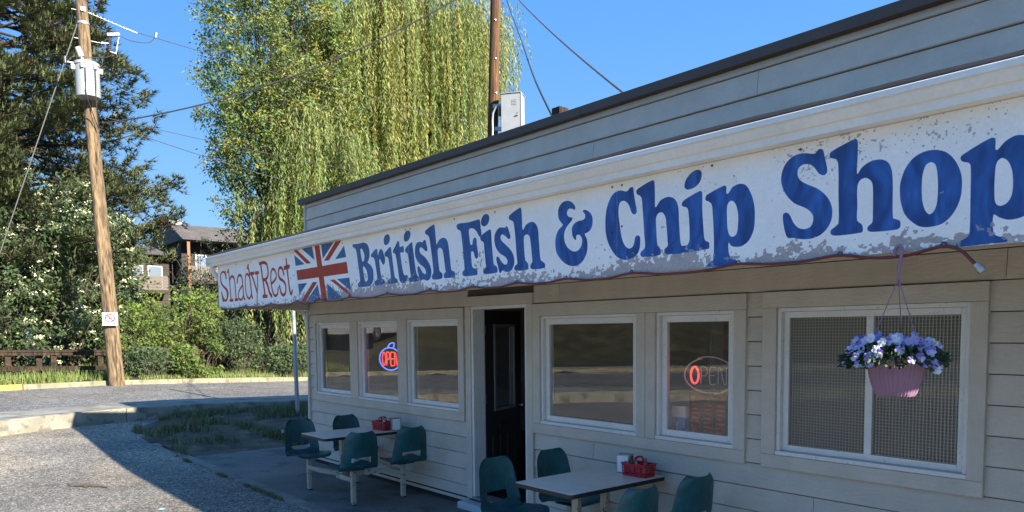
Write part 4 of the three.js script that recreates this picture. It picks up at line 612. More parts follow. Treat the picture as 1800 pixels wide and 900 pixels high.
bottle('sauce_bottle', 'red capped glass shaker in the basket under the neon fish', -7.97, 0.28, 0.145, 0.022, lin(0.55, 0.5, 0.45), lin(0.45, 0.03, 0.03));
dispenser(-7.845, 0.20, 1.35, 'chrome napkin dispenser on the table under the neon fish window');
basket(-4.02, 0.215, 0.06, 'red plastic basket of condiments on the table beside the open door');
bottle('vinegar_bottle', 'dark bottle in the red basket on the table beside the open door', -4.085, 0.22, 0.15, 0.019, lin(0.06, 0.02, 0.01), lin(0.02, 0.02, 0.02));
bottle('salt_shaker', 'clear glass shaker in the red basket beside the open door', -4.035, 0.235, 0.135, 0.021, lin(0.55, 0.55, 0.52), lin(0.25, 0.3, 0.45));
bottle('sauce_bottle', 'squat red capped sauce jar in the basket beside the open door', -3.955, 0.21, 0.145, 0.026, lin(0.22, 0.05, 0.03), lin(0.30, 0.10, 0.06));
dispenser(-4.19, 0.19, 0.35, 'chrome napkin dispenser on the table beside the open door');
// ---------- hanging basket of violas
{
  const X = -1.53, Z = 1.335, hb = thing('hanging_flower_basket', 'mauve hanging pot of violet and white violas in front of the screened window', 'flower basket', [X, 0, Z]);
  const mauve = std({ color: lin(0.31, 0.175, 0.265), roughness: 0.45, map: scaled(T.paint, 2) });
  { const n = 108, rows = [[0.074, 1.608], [0.082, 1.62], [0.098, 1.66], [0.109, 1.70], [0.117, 1.75], [0.12, 1.762], [0.126, 1.766], [0.126, 1.782], [0.118, 1.782], [0.108, 1.74]], pos = [], idx = [];
    rows.forEach(([r, y], j) => { for (let i = 0; i <= n; i++) { const a = i / n * 2 * Math.PI, k = j < 6 ? 0.0045 * Math.cos(a * 36) : 0; pos.push(Math.cos(a) * (r + k), y, Math.sin(a) * (r + k)); } });
    for (let j = 0; j < rows.length - 1; j++) for (let i = 0; i < n; i++) { const a = j * (n + 1) + i; idx.push(a, a + n + 1, a + 1, a + n + 1, a + n + 2, a + 1); }
    const g = geo(pos, idx); const pot = part('pot', g, mauve, hb); part('pot_base', lathe([[0, 1.609], [0.076, 1.6085]], 36), mauve, pot); part('compost', lathe([[0.112, 1.752], [0, 1.765]], 24), M.soil, pot); }
  part('hook', tube([V(-0.02, 2.235, -0.004), V(-0.022, 2.262, -0.006), V(-0.006, 2.282, -0.006), V(0.013, 2.27, 0.0), V(0.013, 2.24, 0.004), V(0.002, 2.19, 0.002), V(0, 2.13, 0)], 0.0075, 30, 7), mauve, hb);
  for (const a of [0.3, 2.4, 4.5]) part('hanger_strand', cyl(0.0024, 0.0024, V(0, 2.135, 0), V(Math.cos(a) * 0.137, 1.775, Math.sin(a) * 0.137), 5), mauve, hb);
  // foliage
  const pos = [], col = [];
  const leaf = (p, d, s, len, w, c) => { const L = p.clone().addScaledVector(d, len * 0.5).addScaledVector(s, w / 2), R = p.clone().addScaledVector(d, len * 0.5).addScaledVector(s, -w / 2), e = p.clone().addScaledVector(d, len); e.y -= len * 0.15; for (const q of [p, L, e, p, e, R]) { pos.push(q.x, q.y, q.z); col.push(...c); } };
  for (let i = 0; i < 1700; i++) { const a = rr(0, 6.283), r = 0.05 + 0.155 * Math.sqrt(rnd()), h = 1.79 + 0.075 * (1 - Math.pow(r / 0.23, 2)) * rnd() - Math.max(0, r - 0.15) * rr(0.2, 1.2), d = V(Math.cos(a) + rr(-0.8, 0.8), rr(-0.5, 0.7), Math.sin(a) + rr(-0.8, 0.8)).normalize(), s = V(rr(-1, 1), rr(-0.6, 0.6), rr(-1, 1)).cross(d).normalize(), k = rr(0.6, 1.3); leaf(V(Math.cos(a) * r - 0.015, h, Math.sin(a) * r), d, s, rr(0.022, 0.045), rr(0.014, 0.024), [0.03 * k, 0.07 * k, 0.016 * k]); }
  part('foliage', geo(pos, null, null, null, col), phys({ vertexColors: true, roughness: 0.6, transmission: 0.25, thickness: 0 }), hb, 'stuff');
  const petal = (a, r, w) => { const p = []; const n = 7; for (let i = 0; i < n; i++) { const a0 = i / n * 2 * Math.PI, a1 = (i + 1) / n * 2 * Math.PI, f = (t) => [Math.cos(a) * r * 0.55 + Math.cos(a + 1.57) * Math.sin(t) * w + Math.cos(a) * Math.cos(t) * r * 0.55, Math.sin(a) * r * 0.55 + Math.sin(a + 1.57) * Math.sin(t) * w + Math.sin(a) * Math.cos(t) * r * 0.55, 0.004 * Math.cos(t * 2)]; p.push(Math.cos(a) * r * 0.5, Math.sin(a) * r * 0.5, 0.002, ...f(a0), ...f(a1)); } return geo(p); };
  const up = mergeGeometries([petal(1.15, 0.018, 0.011), petal(2.0, 0.018, 0.011)]), low = mergeGeometries([petal(-0.3, 0.016, 0.0095).translate(0, 0, 0.001), petal(3.45, 0.016, 0.0095).translate(0, 0, 0.001), petal(-1.57, 0.018, 0.012).translate(0, 0, 0.002)]), eye = new THREE.SphereGeometry(0.003, 6, 4).translate(0, 0, 0.004);
  const fm = [lin(0.38, 0.33, 0.66), lin(0.27, 0.17, 0.50), lin(0.58, 0.55, 0.76), lin(0.80, 0.78, 0.80), lin(0.44, 0.38, 0.68)].map((c) => phys({ color: c, roughness: 0.7, transmission: 0.2, thickness: 0 })), em = std({ color: lin(0.75, 0.5, 0.05) });
  for (let i = 0; i < 112; i++) {
    const a = rr(0, 6.283), r = 0.05 + 0.165 * Math.sqrt(rnd()), h = 1.83 + 0.05 * (1 - r / 0.23) + rr(-0.02, 0.02) - Math.max(0, r - 0.15) * rr(0.3, 1.5), f = sub(hb, 'flower', [Math.cos(a) * r - 0.015, h, Math.sin(a) * r]);
    f.lookAt(f.position.x + X + Math.cos(a) * 0.8 + rr(-0.3, 0.3) + 0.2, h + rr(0.1, 0.8), f.position.z + Z + Math.sin(a) * 0.6 + 0.7); f.rotateZ(rr(-0.5, 0.5)); const sc = rr(0.95, 1.3); f.scale.set(sc, sc, sc);
    const c = Math.floor(rnd() * 5); part('upper_petals', up, fm[c], f); part('lower_petals', low, fm[c === 3 ? 3 : (c + 2) % 3 === 0 ? 2 : c], f); part('eye', eye, em, f);
  }
}
// ---------- poles, wires, signs
{
  const p = thing('utility_pole', 'pale weathered wooden utility pole with a transformer across the road', 'utility pole', [-23.0, 0, 0.0]);
  const y0 = 0.5, top = 10.72;
  part('shaft', taper([V(0, y0, 0), V(-0.03, 4, 0.15), V(-0.06, 7.5, 0.30), V(-0.08, top, 0.41)], 0.20, 0.138, 24, 18), M.pole, p);
  part('top_cap', cyl(0.138, 0.11, V(-0.08, top, 0.41), V(-0.08, top + 0.03, 0.412), 14), M.pole, p);
  part('band', [cyl(0.155, 0.155, V(-0.075, 10.1, 0.39), V(-0.075, 10.16, 0.39), 14)], M.galv, p);
  part('through_bolt', [cyl(0.012, 0.012, V(-0.08, 10.45, 0.65), V(-0.08, 10.45, 0.18), 6), cyl(0.012, 0.012, V(-0.07, 9.72, 0.62), V(-0.07, 9.72, -0.25), 6), bx(0.09, 0.11, 10.4, 10.5, 0.36, 0.46)], M.galv, p);
  // strain insulator on the high wire
  const ins = []; for (let i = 0; i < 9; i++) { const t = i / 8; ins.push(lathe([[0.0, -0.01], [0.045, -0.012], [0.018, 0.012], [0, 0.012]], 8).rotateX(Math.PI / 2).translate(-0.06 + 0.02 * t, 10.42 - 0.18 * t, 0.15 - 0.72 * t)); }
  part('strain_insulator', [...ins, cyl(0.01, 0.01, V(-0.07, 10.44, 0.24), V(-0.04, 10.22, -0.72), 6), cyl(0.022, 0.022, V(-0.045, 10.24, -0.62), V(-0.035, 10.18, -0.92), 8)], M.porcelain, p);
  const fc = sub(p, 'fuse_cutout', [0.02, 9.72, -0.2]); fc.scale.setScalar(0.74);
  const sheds = [[0.025, -0.28]]; for (let i = 0; i < 7; i++) sheds.push([0.03, -0.26 + i * 0.07], [0.085, -0.235 + i * 0.07], [0.03, -0.215 + i * 0.07]); sheds.push([0.025, 0.24]);
  part('insulator', lathe(sheds, 12).rotateX(-0.1), M.brownGlaze, fc);
  part('bracket', [bar(V(-0.03, 0, 0.25), V(0, 0, 0), 0.02, 0.03)], M.galv, fc);
  part('upper_contact', [rbx(-0.06, 0.06, 0.26, 0.36, -0.44, 0.0, 0.02).rotateX(0.25)], M.porcelain, fc);
  part('fuse_tube', [cyl(0.022, 0.022, V(0.01, -0.3, -0.2), V(0.01, 0.3, -0.32), 8), bar(V(0, -0.27, 0), V(0.01, -0.32, -0.22), 0.03, 0.04)], M.porcelain, fc);
  part('jumper_wire', [tube([V(0.0, 9.98, -0.5), V(0.02, 9.92, -0.75), V(0.02, 9.98, -1.2), V(0.02, 10.17, -1.38)], 0.012, 16, 5), tube([V(0.02, 9.5, -0.3), V(0.2, 9.3, -0.1), V(0.3, 9.16, 0.4), V(0.3, 9.1, 0.75), V(0.3, 8.85, 0.92)], 0.01, 24, 5)], M.wire, p);
  part('line_clamp', [cyl(0.03, 0.045, V(0.02, 10.15, -1.38), V(0.02, 10.28, -1.4), 8)], M.galv, p);
  const tr = thing('pole_transformer', 'grey can shaped transformer bolted near the top of the pole', 'transformer', [-22.72, 8.12, 0.42]);
  part('tank', lathe([[0, 0], [0.285, 0.0], [0.292, 0.012], [0.292, 0.83], [0.30, 0.84], [0.30, 0.875], [0.27, 0.90], [0, 0.92]], 32), M.greyPaint, tr);
  part('lid_band', lathe([[0.292, 0.80], [0.312, 0.805], [0.312, 0.845], [0.292, 0.85]], 32), M.greyPaint, tr);
  for (const q of [[0.2, 0.3, 0.68, 0.79, 0.12, 0.2], [0.24, 0.33, 0.68, 0.8, -0.18, -0.1], [-0.02, 0.06, 0.66, 0.8, 0.28, 0.38], [-0.05, 0.05, 0.66, 0.8, -0.37, -0.28]]) part('lug', rbx(...q, 0.01), M.greyPaint, tr);
  part('bushing', [cyl(0.035, 0.035, V(0.02, 0.9, 0.08), V(0.02, 1.02, 0.12), 10), cyl(0.075, 0.075, V(0.02, 1.02, 0.12), V(0.02, 1.25, 0.2), 12)], M.porcelain, tr);
  part('arrester', [cyl(0.05, 0.05, V(0.02, 0.78, 0.5), V(0.02, 0.95, 0.5), 10), bar(V(0.02, 0.83, 0.3), V(0.02, 0.83, 0.5), 0.03, 0.03)], M.brownGlaze, tr);
  part('mounting_bracket', [rbx(-0.36, -0.2, 0.15, 0.25, -0.07, 0.07, 0.01), rbx(-0.36, -0.2, 0.62, 0.72, -0.07, 0.07, 0.01)], M.galv, tr);
  part('drop_lead', [tube([V(0.31, 0.7, 0.1), V(0.33, 0.4, 0.1), V(0.3, 0.0, 0.1), V(0.1, -0.35, -0.05), V(-0.05, -0.75, -0.22)], 0.012, 24, 5), tube([V(0.31, 0.7, -0.13), V(0.33, 0.35, -0.13), V(0.25, -0.1, -0.13), V(-0.02, -0.75, -0.22)], 0.012, 24, 5)], M.wire, tr);
  { const cv = document.createElement('canvas'); cv.width = 128; cv.height = 128; const c = cv.getContext('2d'); c.fillStyle = '#c9cccf'; c.fillRect(0, 0, 128, 128); c.fillStyle = '#ffffff'; c.font = 'bold 62px sans-serif'; c.fillText('50', 20, 58); c.font = 'bold 40px sans-serif'; c.fillText('0780', 14, 108); const t = new THREE.CanvasTexture(cv); t.colorSpace = THREE.SRGBColorSpace; t.flipY = true; const g = new THREE.CylinderGeometry(0.2945, 0.2945, 0.2, 10, 1, true, Math.PI / 2 - 0.48, 0.75); g.translate(0, 0.22, 0); part('stencilled_number', g, std({ map: t }), tr); }
  // no parking sign
  const cv = document.createElement('canvas'); cv.width = cv.height = 256; const c = cv.getContext('2d'); c.fillStyle = '#c9c9c7'; c.fillRect(0, 0, 256, 256); c.strokeStyle = '#b9b9b9'; c.lineWidth = 5; c.strokeRect(7, 7, 242, 242);
  c.fillStyle = '#1b1b1b'; c.font = 'bold 104px sans-serif'; c.textAlign = 'center'; c.fillText('P', 128, 142); c.strokeStyle = '#c2202b'; c.lineWidth = 24; c.beginPath(); c.arc(128, 110, 74, 0, 7); c.stroke(); c.beginPath(); c.moveTo(80, 62); c.lineTo(176, 158); c.stroke();
  c.fillStyle = '#1b1b1b'; for (const s of [-1, 1]) { c.beginPath(); c.moveTo(128 + s * 92, 216); c.lineTo(128 + s * 60, 200); c.lineTo(128 + s * 60, 232); c.fill(); }
  const t = new THREE.CanvasTexture(cv); t.colorSpace = THREE.SRGBColorSpace;
  const np = thing('no_parking_sign', 'square white no parking sign with red circle on the wooden pole', 'sign', [-22.70, 2.34, 0.16], 1.36);
  part('plate', new THREE.BoxGeometry(0.37, 0.35, 0.004), [M.galv, M.galv, M.galv, M.galv, std({ map: t, roughness: 0.5 }), M.galv], np); part('bolt', [cyl(0.012, 0.012, V(0, 0.15, -0.15), V(0, 0.15, 0.008), 6), cyl(0.012, 0.012, V(0, -0.15, -0.15), V(0, -0.15, 0.008), 6)], M.galv, np);
  // second pole with its cabinet
  const q = thing('utility_pole', 'dark brown wooden pole rising behind the shop roof', 'utility pole', [-16.62, 0, -8.0]);
  part('shaft', taper([V(0, -0.2, 0), V(0.1, 5, -0.1), V(0.22, 11, -0.25), V(0.24, 12.2, -0.28)], 0.165, 0.12, 20, 16), M.poleDark, q);
  part('conduit', tube([V(0.2, 0.1, 0.1), V(0.27, 5, 0.0), V(0.31, 7.3, -0.02), V(0.34, 7.75, -0.02), V(0.48, 7.95, -0.1), V(0.58, 7.9, -0.16)], 0.03, 40, 8), M.greyPaint, q);
  part('bolt', [7.3, 8.3, 9.2, 10.2].map((y) => cyl(0.02, 0.02, V(0.28, y, -0.15), V(0.34, y, -0.14), 6)), M.galv, q);
  part('insulator_bracket', [bar(V(0.2, 11.35, -0.4), V(0.3, 11.35, 0.15), 0.06, 0.08)], M.galv, q);
  const cb = thing('pole_cabinet', 'pale grey steel equipment cabinet with a louvred door on the brown pole', 'cabinet', [-15.93, 7.1, -8.42], 0.62);
  part('case', rbx(-0.27, 0.27, 0, 1.08, -0.22, 0.22, 0.01), M.greyPaint, cb);
  const dr = part('door', rbx(-0.262, 0.262, 0.02, 1.06, 0.2215, 0.24, 0.006), M.greyPaint, cb);
  for (let i = 0; i < 4; i++) part('louvre', rbx(0.03, 0.17, 0.78 + i * 0.04, 0.795 + i * 0.04, 0.2405, 0.25, 0.003), M.greyPaint, dr);
  part('handle', rbx(0.12, 0.2, 0.48, 0.5, 0.2405, 0.265, 0.004), M.iron, dr); part('lock', cyl(0.012, 0.012, V(0.18, 0.56, 0.2405), V(0.18, 0.56, 0.252), 8), M.iron, dr);
  part('door_flange', rbx(0.272, 0.30, 0.0, 1.09, 0.15, 0.25, 0.004), M.greyPaint, cb); part('hood', rbx(-0.29, 0.29, 1.082, 1.1, -0.24, 0.26, 0.004), M.greyPaint, cb);
  part('mount', [rbx(-0.55, -0.272, 0.2, 0.3, -0.06, 0.04, 0.005), rbx(-0.55, -0.272, 0.8, 0.9, -0.06, 0.04, 0.005)], M.galv, cb); part('side_box', rbx(-0.36, -0.272, 0.55, 0.78, 0.05, 0.2, 0.01), M.iron, cb);
  // wires
  const sagged = (a, b, s, n = 12) => Array.from({ length: n + 1 }, (_, i) => { const k = i / n; return a.clone().lerp(b, k).add(V(0, -s * 4 * k * (1 - k), 0)); });
  const w = (name, label, pts, r, mat, seg = 60) => tag(part(name, tube(pts, r, seg, 5), mat, scene), label, 'wire');
  w('high_voltage_wire', 'single thin wire from the top of the wooden pole toward the trees', sagged(V(-23.04, 10.2, -0.9), V(-20.2, 9.9, -34), 0.9), 0.011, M.wire);
  w('service_cable', 'thick black cable sagging between the two wooden poles', sagged(V(-22.85, 7.55, 0.1), V(-16.45, 11.3, -8.1), 0.62, 16), 0.02, M.wire);
  w('communication_wire', 'pale wire leaving the pole just below the transformer', sagged(V(-22.85, 7.72, 0.05), V(-20.4, 7.2, -30), 0.7), 0.009, M.wire);
  w('drop_wire', 'thin dark wire dipping from the pole toward the willow', sagged(V(-22.86, 7.6, 0.1), V(-21.0, 5.6, -12), 0.35), 0.011, M.wire);
  w('guy_wire', 'taut steel guy wire from pole to a ground anchor', [V(-23.05, 10.12, 0.52), V(-24.3, 5.9, 1.81), V(-25.9, 0.66, 3.4)], 0.014, M.wireLight);
  w('twisted_cable', 'twisted grey service cable from the brown pole to the roof', sagged(V(-16.3, 11.35, -8.3), V(-5.66, 4.42, -1.55), 0.12, 14), 0.016, M.wireLight);
  w('loop_cable', 'black loop of cable hanging from the brown pole to the roof post', [V(-16.3, 11.3, -8.3), V(-14.6, 9.6, -7.3), V(-12.0, 7.75, -5.4), V(-9.2, 6.0, -3.2), V(-7.3, 4.9, -1.7), V(-6.55, 4.3, -1.25)], 0.013, M.wire);
  // steel post by the kerb and the pipe railing behind
  const ps = thing('steel_post', 'slim galvanised post standing in the grass beside the shop corner', 'post', [-15.21, 0, -1.8]);
  part('shaft', cyl(0.044, 0.04, V(0, 0.1, 0), V(-0.02, 3.2, 0.03), 14), M.galv, ps); part('collar', cyl(0.055, 0.055, V(-0.01, 1.02, 0.01), V(-0.01, 1.08, 0.01), 12), M.galv, ps);
  const rl = thing('pipe_railing', 'dark green pipe railing beyond the road behind the steel post', 'railing', [-24.6, 0, -6.2]);
  const gm = std({ color: lin(0.03, 0.07, 0.055), roughness: 0.5 });
  part('rail', cyl(0.04, 0.04, V(0, 1.35, 1.0), V(-1.2, 1.3, -8), 8), gm, rl); part('rail', cyl(0.035, 0.035, V(0, 0.75, 1.0), V(-1.2, 0.7, -8), 8), gm, rl); for (let i = 0; i < 5; i++) part('rail_post', cyl(0.04, 0.04, V(-i * 0.29, 0.2, 0.98 - i * 2.2), V(-i * 0.29, 1.38, 0.98 - i * 2.2), 8), gm, rl);
}
// ---------- timber rail fence beyond the far kerb
{
  const f = thing('timber_fence', 'low dark brown timber rail fence behind the far kerb', 'fence');
  const P = [[-26.6, 6.6], [-26.15, 4.4], [-25.83, 2.2], [-25.75, 1.45], [-25.5, 1.12], [-25.1, -0.02], [-24.95, -0.35], [-25.4, -2.2], [-25.9, -4.3]];
  for (const [x, z] of P) { const y = vergeY(offs(x, z), z); part('fence_post', rbx(x - 0.075, x + 0.075, y - 0.1, y + 0.72 + rr(-0.04, 0.02), z - 0.075, z + 0.075, 0.01, true), M.fence, f); }
  const seq = [0, 1, 2, 4, 6, 7, 8]; for (let i = 0; i < seq.length - 1; i++) { const a = P[seq[i]], b = P[seq[i + 1]], ya = vergeY(offs(...a), a[1]), yb = vergeY(offs(...b), b[1]); for (const [h, hh, dx] of [[0.68, 0.10, 0.1], [0.25, 0.12, 0.1]]) part('fence_rail', bar(V(a[0] + dx, ya + h, a[1]), V(b[0] + dx, yb + h, b[1]), 0.06, hh), M.fence, f); part('fence_cap', bar(V(a[0] + 0.05, ya + 0.755, a[1]), V(b[0] + 0.05, yb + 0.755, b[1]), 0.22, 0.045), M.fence, f); }
}
// small flat iron covers in the road
for (const [s, o, l] of [[0.5, 1.95, 'dark oval iron cover in the road before the pale pavement corner'], [-1.3, 1.9, 'small iron drain cover in the road beside the shaded pavement']]) { const [x, z] = along(s, o); const m = part('manhole_cover', cyl(0.3, 0.3, V(x, roadY(o, z) - 0.03, z), V(x, roadY(o, z) + 0.008, z), 20), M.iron, scene); tag(m, l, 'manhole cover'); }
// ---------- trees and plants
class Leaves {
  constructor() { this.p = []; this.c = []; }
  leaf(x, y, z, dx, dy, dz, sx, sy, sz, len, w, c) {           // a folded diamond: two faces
    const mx = x + dx * len * 0.45, my = y + dy * len * 0.45, mz = z + dz * len * 0.45, ex = x + dx * len, ey = y + dy * len - len * 0.12, ez = z + dz * len, h = w / 2;
    this.p.push(x, y, z, mx + sx * h, my + sy * h, mz + sz * h, ex, ey, ez, x, y, z, ex, ey, ez, mx - sx * h, my - sy * h, mz - sz * h);
    for (let i = 0; i < 6; i++) this.c.push(c[0], c[1], c[2]);
  }
  rnd(x, y, z, len, w, c, down = 0) {
    const a = rr(0, 6.283), u = rr(-1, 1) - down, q = Math.hypot(1, u), dx = Math.cos(a) / q, dy = u / q, dz = Math.sin(a) / q, b = rr(0, 6.283);
    let sx = -dz * Math.cos(b), sy = Math.sin(b), sz = dx * Math.cos(b); const n = Math.hypot(sx, sy, sz); this.leaf(x, y, z, dx, dy, dz, sx / n, sy / n, sz / n, len, w, c);
  }
  tri(a, b, c, col) { this.p.push(...a, ...b, ...c); for (let i = 0; i < 3; i++) this.c.push(...col); }
  geo() { return geo(this.p, null, null, null, this.c); }
}
const leafMat = phys({ vertexColors: true, roughness: 0.7, transmission: 0.58, thickness: 0 }), needleMat = std({ vertexColors: true, roughness: 0.75 }), petalMat = std({ vertexColors: true, roughness: 0.8 });
const pick = (pal) => { const a = pal[Math.floor(rnd() * pal.length)], k = rr(0.75, 1.25); return [a[0] * k, a[1] * k, a[2] * k]; };
const noise3 = (x, y, z, s) => (vnoise(x, y, s) + vnoise(y + 31, z, s + 1) + vnoise(z + 77, x, s + 2)) / 3;
function broadleaf(name, label, o) {
  const [bx0, by, bz] = o.base, g = thing(name, label, o.category || 'tree', o.base, 0, o.group), L = new Leaves(), B = [], limbs = [], anchors = [];
  let guard = 0;
  while (anchors.length < o.twigs && guard++ < o.twigs * 30) {
    const a = rr(0, 6.283), u = rr(-1, 1), q = Math.sqrt(1 - u * u), r = Math.pow(rnd(), o.shell || 0.38); let x = Math.cos(a) * q * r, y = u * r, z = Math.sin(a) * q * r;
    const bump = 0.78 + 0.5 * noise3(x * 2 + o.seed, y * 2.2, z * 2 + 9, o.seed); x *= bump; y *= bump; z *= bump;
    const X = o.cx + x * o.rx + 0, Y = o.cy + y * o.ry, Z = o.cz + z * o.rz;
    if (Y < (o.low ?? 0.15)) continue;
    if (noise3(X * (o.gapF || 0.9), Y * (o.gapF || 0.9), Z * (o.gapF || 0.9), o.seed + 5) < (o.gap ?? 0.42)) continue;
    anchors.push([X, Y, Z]);
  }
  const trunkTop = V(o.cx * 0.4, o.fork, o.cz * 0.4);
  B.push(taper([V(0, -0.2, 0), V(o.cx * 0.1, o.fork * 0.5, 0), trunkTop], o.tr, o.tr * 0.7, 8, 8));
  const nl = o.limbs || 26;
  for (let i = 0; i < nl; i++) { const e = anchors[Math.floor(anchors.length * i / nl)], E = V(...e), m = trunkTop.clone().lerp(E, 0.5); m.y += (E.y - trunkTop.y) * 0.12 - (o.stem ? 0.3 : 0); m.x += rr(-0.3, 0.3); m.z += rr(-0.3, 0.3); const st = o.multi ? V(rr(-0.3, 0.3), rr(-0.1, 0.1), rr(-0.3, 0.3)) : trunkTop.clone().lerp(V(0, 0, 0), rnd() * 0.25); B.push(taper([st, m, E], o.tr * rr(0.16, 0.4), 0.008, 7, 5)); }
  for (const [x, y, z] of anchors) {
    const n = Math.round(o.per * rr(0.6, 1.4)), c0 = pick(o.pal), s = o.clump * rr(0.6, 1.3);
    for (let i = 0; i < n; i++) { const f = () => (rnd() + rnd() + rnd() - 1.5) * s; const k = rr(0.8, 1.2); L.rnd(x + f(), y + f() * 0.75, z + f(), o.leaf * rr(0.7, 1.25), o.leaf * rr(0.42, 0.62), [c0[0] * k, c0[1] * k, c0[2] * k], 0.3); }
    if (o.twigMesh !== false && rnd() < 0.5) B.push(cyl(0.006, 0.003, V(x, y, z), V(x + rr(-0.3, 0.3), y - rr(0.1, 0.5), z + rr(-0.3, 0.3)), 3, true));
  }
  part('trunk', B, o.bark || M.barkGrey, g); part('crown', L.geo(), o.mat || leafMat, g);
  if (o.flowers) { const F = new Leaves(); for (let i = 0; i < o.flowers; i++) { const [x, y, z] = anchors[Math.floor(rnd() * anchors.length)]; if (Math.hypot(x - o.cx, (y - o.cy) * o.rx / o.ry, z - o.cz) < o.rx * 0.5) continue; const k = rr(0.75, 1); for (let j = 0; j < 11; j++) F.rnd(x + rr(-0.1, 0.1), y + 0.12 + rr(-0.03, 0.05), z + rr(-0.1, 0.1), 0.065, 0.05, [0.62 * k, 0.62 * k, 0.40 * k]); } part('blossoms', F.geo(), petalMat, g); }
  return g;
}
const G = { fresh: [[0.22, 0.30, 0.035], [0.30, 0.34, 0.04], [0.15, 0.24, 0.035], [0.36, 0.33, 0.04]], mid: [[0.075, 0.14, 0.03], [0.10, 0.165, 0.035], [0.06, 0.115, 0.028]], dark: [[0.035, 0.07, 0.02], [0.045, 0.085, 0.024], [0.04, 0.075, 0.025]], lime: [[0.18, 0.27, 0.02], [0.24, 0.32, 0.028], [0.11, 0.20, 0.02]] };
// conifer
{
  const X = -29.8, Z = 1.7, Y = 0.75, g = thing('pine_tree', 'tall dense pine with drooping limbs behind the timber fence', 'tree', [X, Y, Z]), L = new Leaves(), B = [taper([V(0, -0.3, 0), V(0.1, 7, 0), V(0, 13, 0.1), V(0.1, 20.5, 0)], 0.42, 0.05, 20, 10)];
  for (let h = 2.6; h < 20; h += 0.36) {
    const R = h < 5.2 ? 3.7 + (h - 1.9) * 0.5 : 5.35 * Math.pow(clamp((20.6 - h) / 15.4), 0.92), nb = h < 14 ? 9 : 7;
    for (let b = 0; b < nb; b++) {
      const h0 = h, a = rr(0, 6.283), r = R * rr(0.62, 1.08), ca = Math.cos(a), sa = Math.sin(a), dr = rr(-0.9, 0.9) - (h < 6 ? 0.5 : 0), lift = rr(0.1, 1.0);
      const c = new THREE.CatmullRomCurve3([V(0, h + rr(-0.4, 0.1), 0), V(ca * r * 0.35, h + dr * 0.35, sa * r * 0.35), V(ca * r * 0.7, h + dr * 0.9, sa * r * 0.7), V(ca * r, h + dr + lift * 0.7, sa * r)]);
      B.push(taper([c.getPoint(0), c.getPoint(0.33), c.getPoint(0.66), c.getPoint(1)], 0.03 + r * 0.006, 0.008, 6, 4));
      const ns = Math.max(4, Math.round(r * 3.0));
      for (let s = 0; s < ns; s++) {
        const t = 0.28 + 0.72 * Math.pow(s / (ns - 1), 0.8), p = c.getPoint(Math.min(1, t)), side = s % 2 ? 1 : -1, len = (s === ns - 1 ? 0.2 : rr(0.45, 1.25) * (1.15 - t * 0.5)), an = a + side * rr(0.4, 1.15), ex = Math.cos(an) * len, ez = Math.sin(an) * len, ey = rr(-0.25, 0.45);
        B.push(cyl(0.012, 0.006, p, V(p.x + ex, p.y + ey, p.z + ez), 3, true));
        const nt = 9; const k0 = rr(0.7, 1.3), tip = rnd() < 0.06;
        for (let q = 0; q < nt; q++) {
          const f = 0.12 + 0.88 * q / (nt - 1), cx = p.x + ex * f + rr(-0.12, 0.12), cy = p.y + ey * f + rr(-0.08, 0.16), cz = p.z + ez * f + rr(-0.12, 0.12);
          for (let n = 0; n < 12; n++) {
            const th = rr(0, 6.283), u = rr(-0.75, 1), w = Math.sqrt(Math.max(0.05, 1 - u * u)); const dx = Math.cos(th) * w * 0.8 + Math.cos(an) * 0.45, dy = u * 0.75 + 0.18, dz = Math.sin(th) * w * 0.8 + Math.sin(an) * 0.45, ln = rr(0.15, 0.29), k = k0 * rr(0.75, 1.25), hw = 0.026;
            L.tri([cx - dz * hw, cy, cz + dx * hw], [cx + dz * hw, cy, cz - dx * hw], [cx + dx * ln, cy + dy * ln, cz + dz * ln], tip ? [0.10 * k, 0.075 * k, 0.04 * k] : [0.145 * k, 0.17 * k, 0.075 * k]);
          }
        }
      }
    }
  }
  for (const [x, y, z] of [[4.6, 2.1, 1.5], [3.4, 3.9, 2.4], [4.2, 1.6, -1.2]]) B.push(taper([V(0, y - 0.4, 0), V(x * 0.4, y, z * 0.4), V(x, y + 0.65, z)], 0.09, 0.02, 8, 6));
  part('trunk', B, M.bark, g); part('crown', L.geo(), needleMat, g);
}
broadleaf('maple_tree', 'airy tall tree with fresh yellow green leaves left of the willow', { base: [-27.7, 0.55, -7.0], cx: 0, cy: 9.6, cz: 0, rx: 2.75, ry: 7.2, rz: 2.75, fork: 3.2, tr: 0.16, twigs: 3300, per: 19, clump: 0.32, leaf: 0.14, pal: [...G.fresh, G.mid[1], [0.10, 0.17, 0.03]], gap: 0.43, gapF: 1.5, limbs: 120, seed: 11, low: 3.0, bark: M.bark });
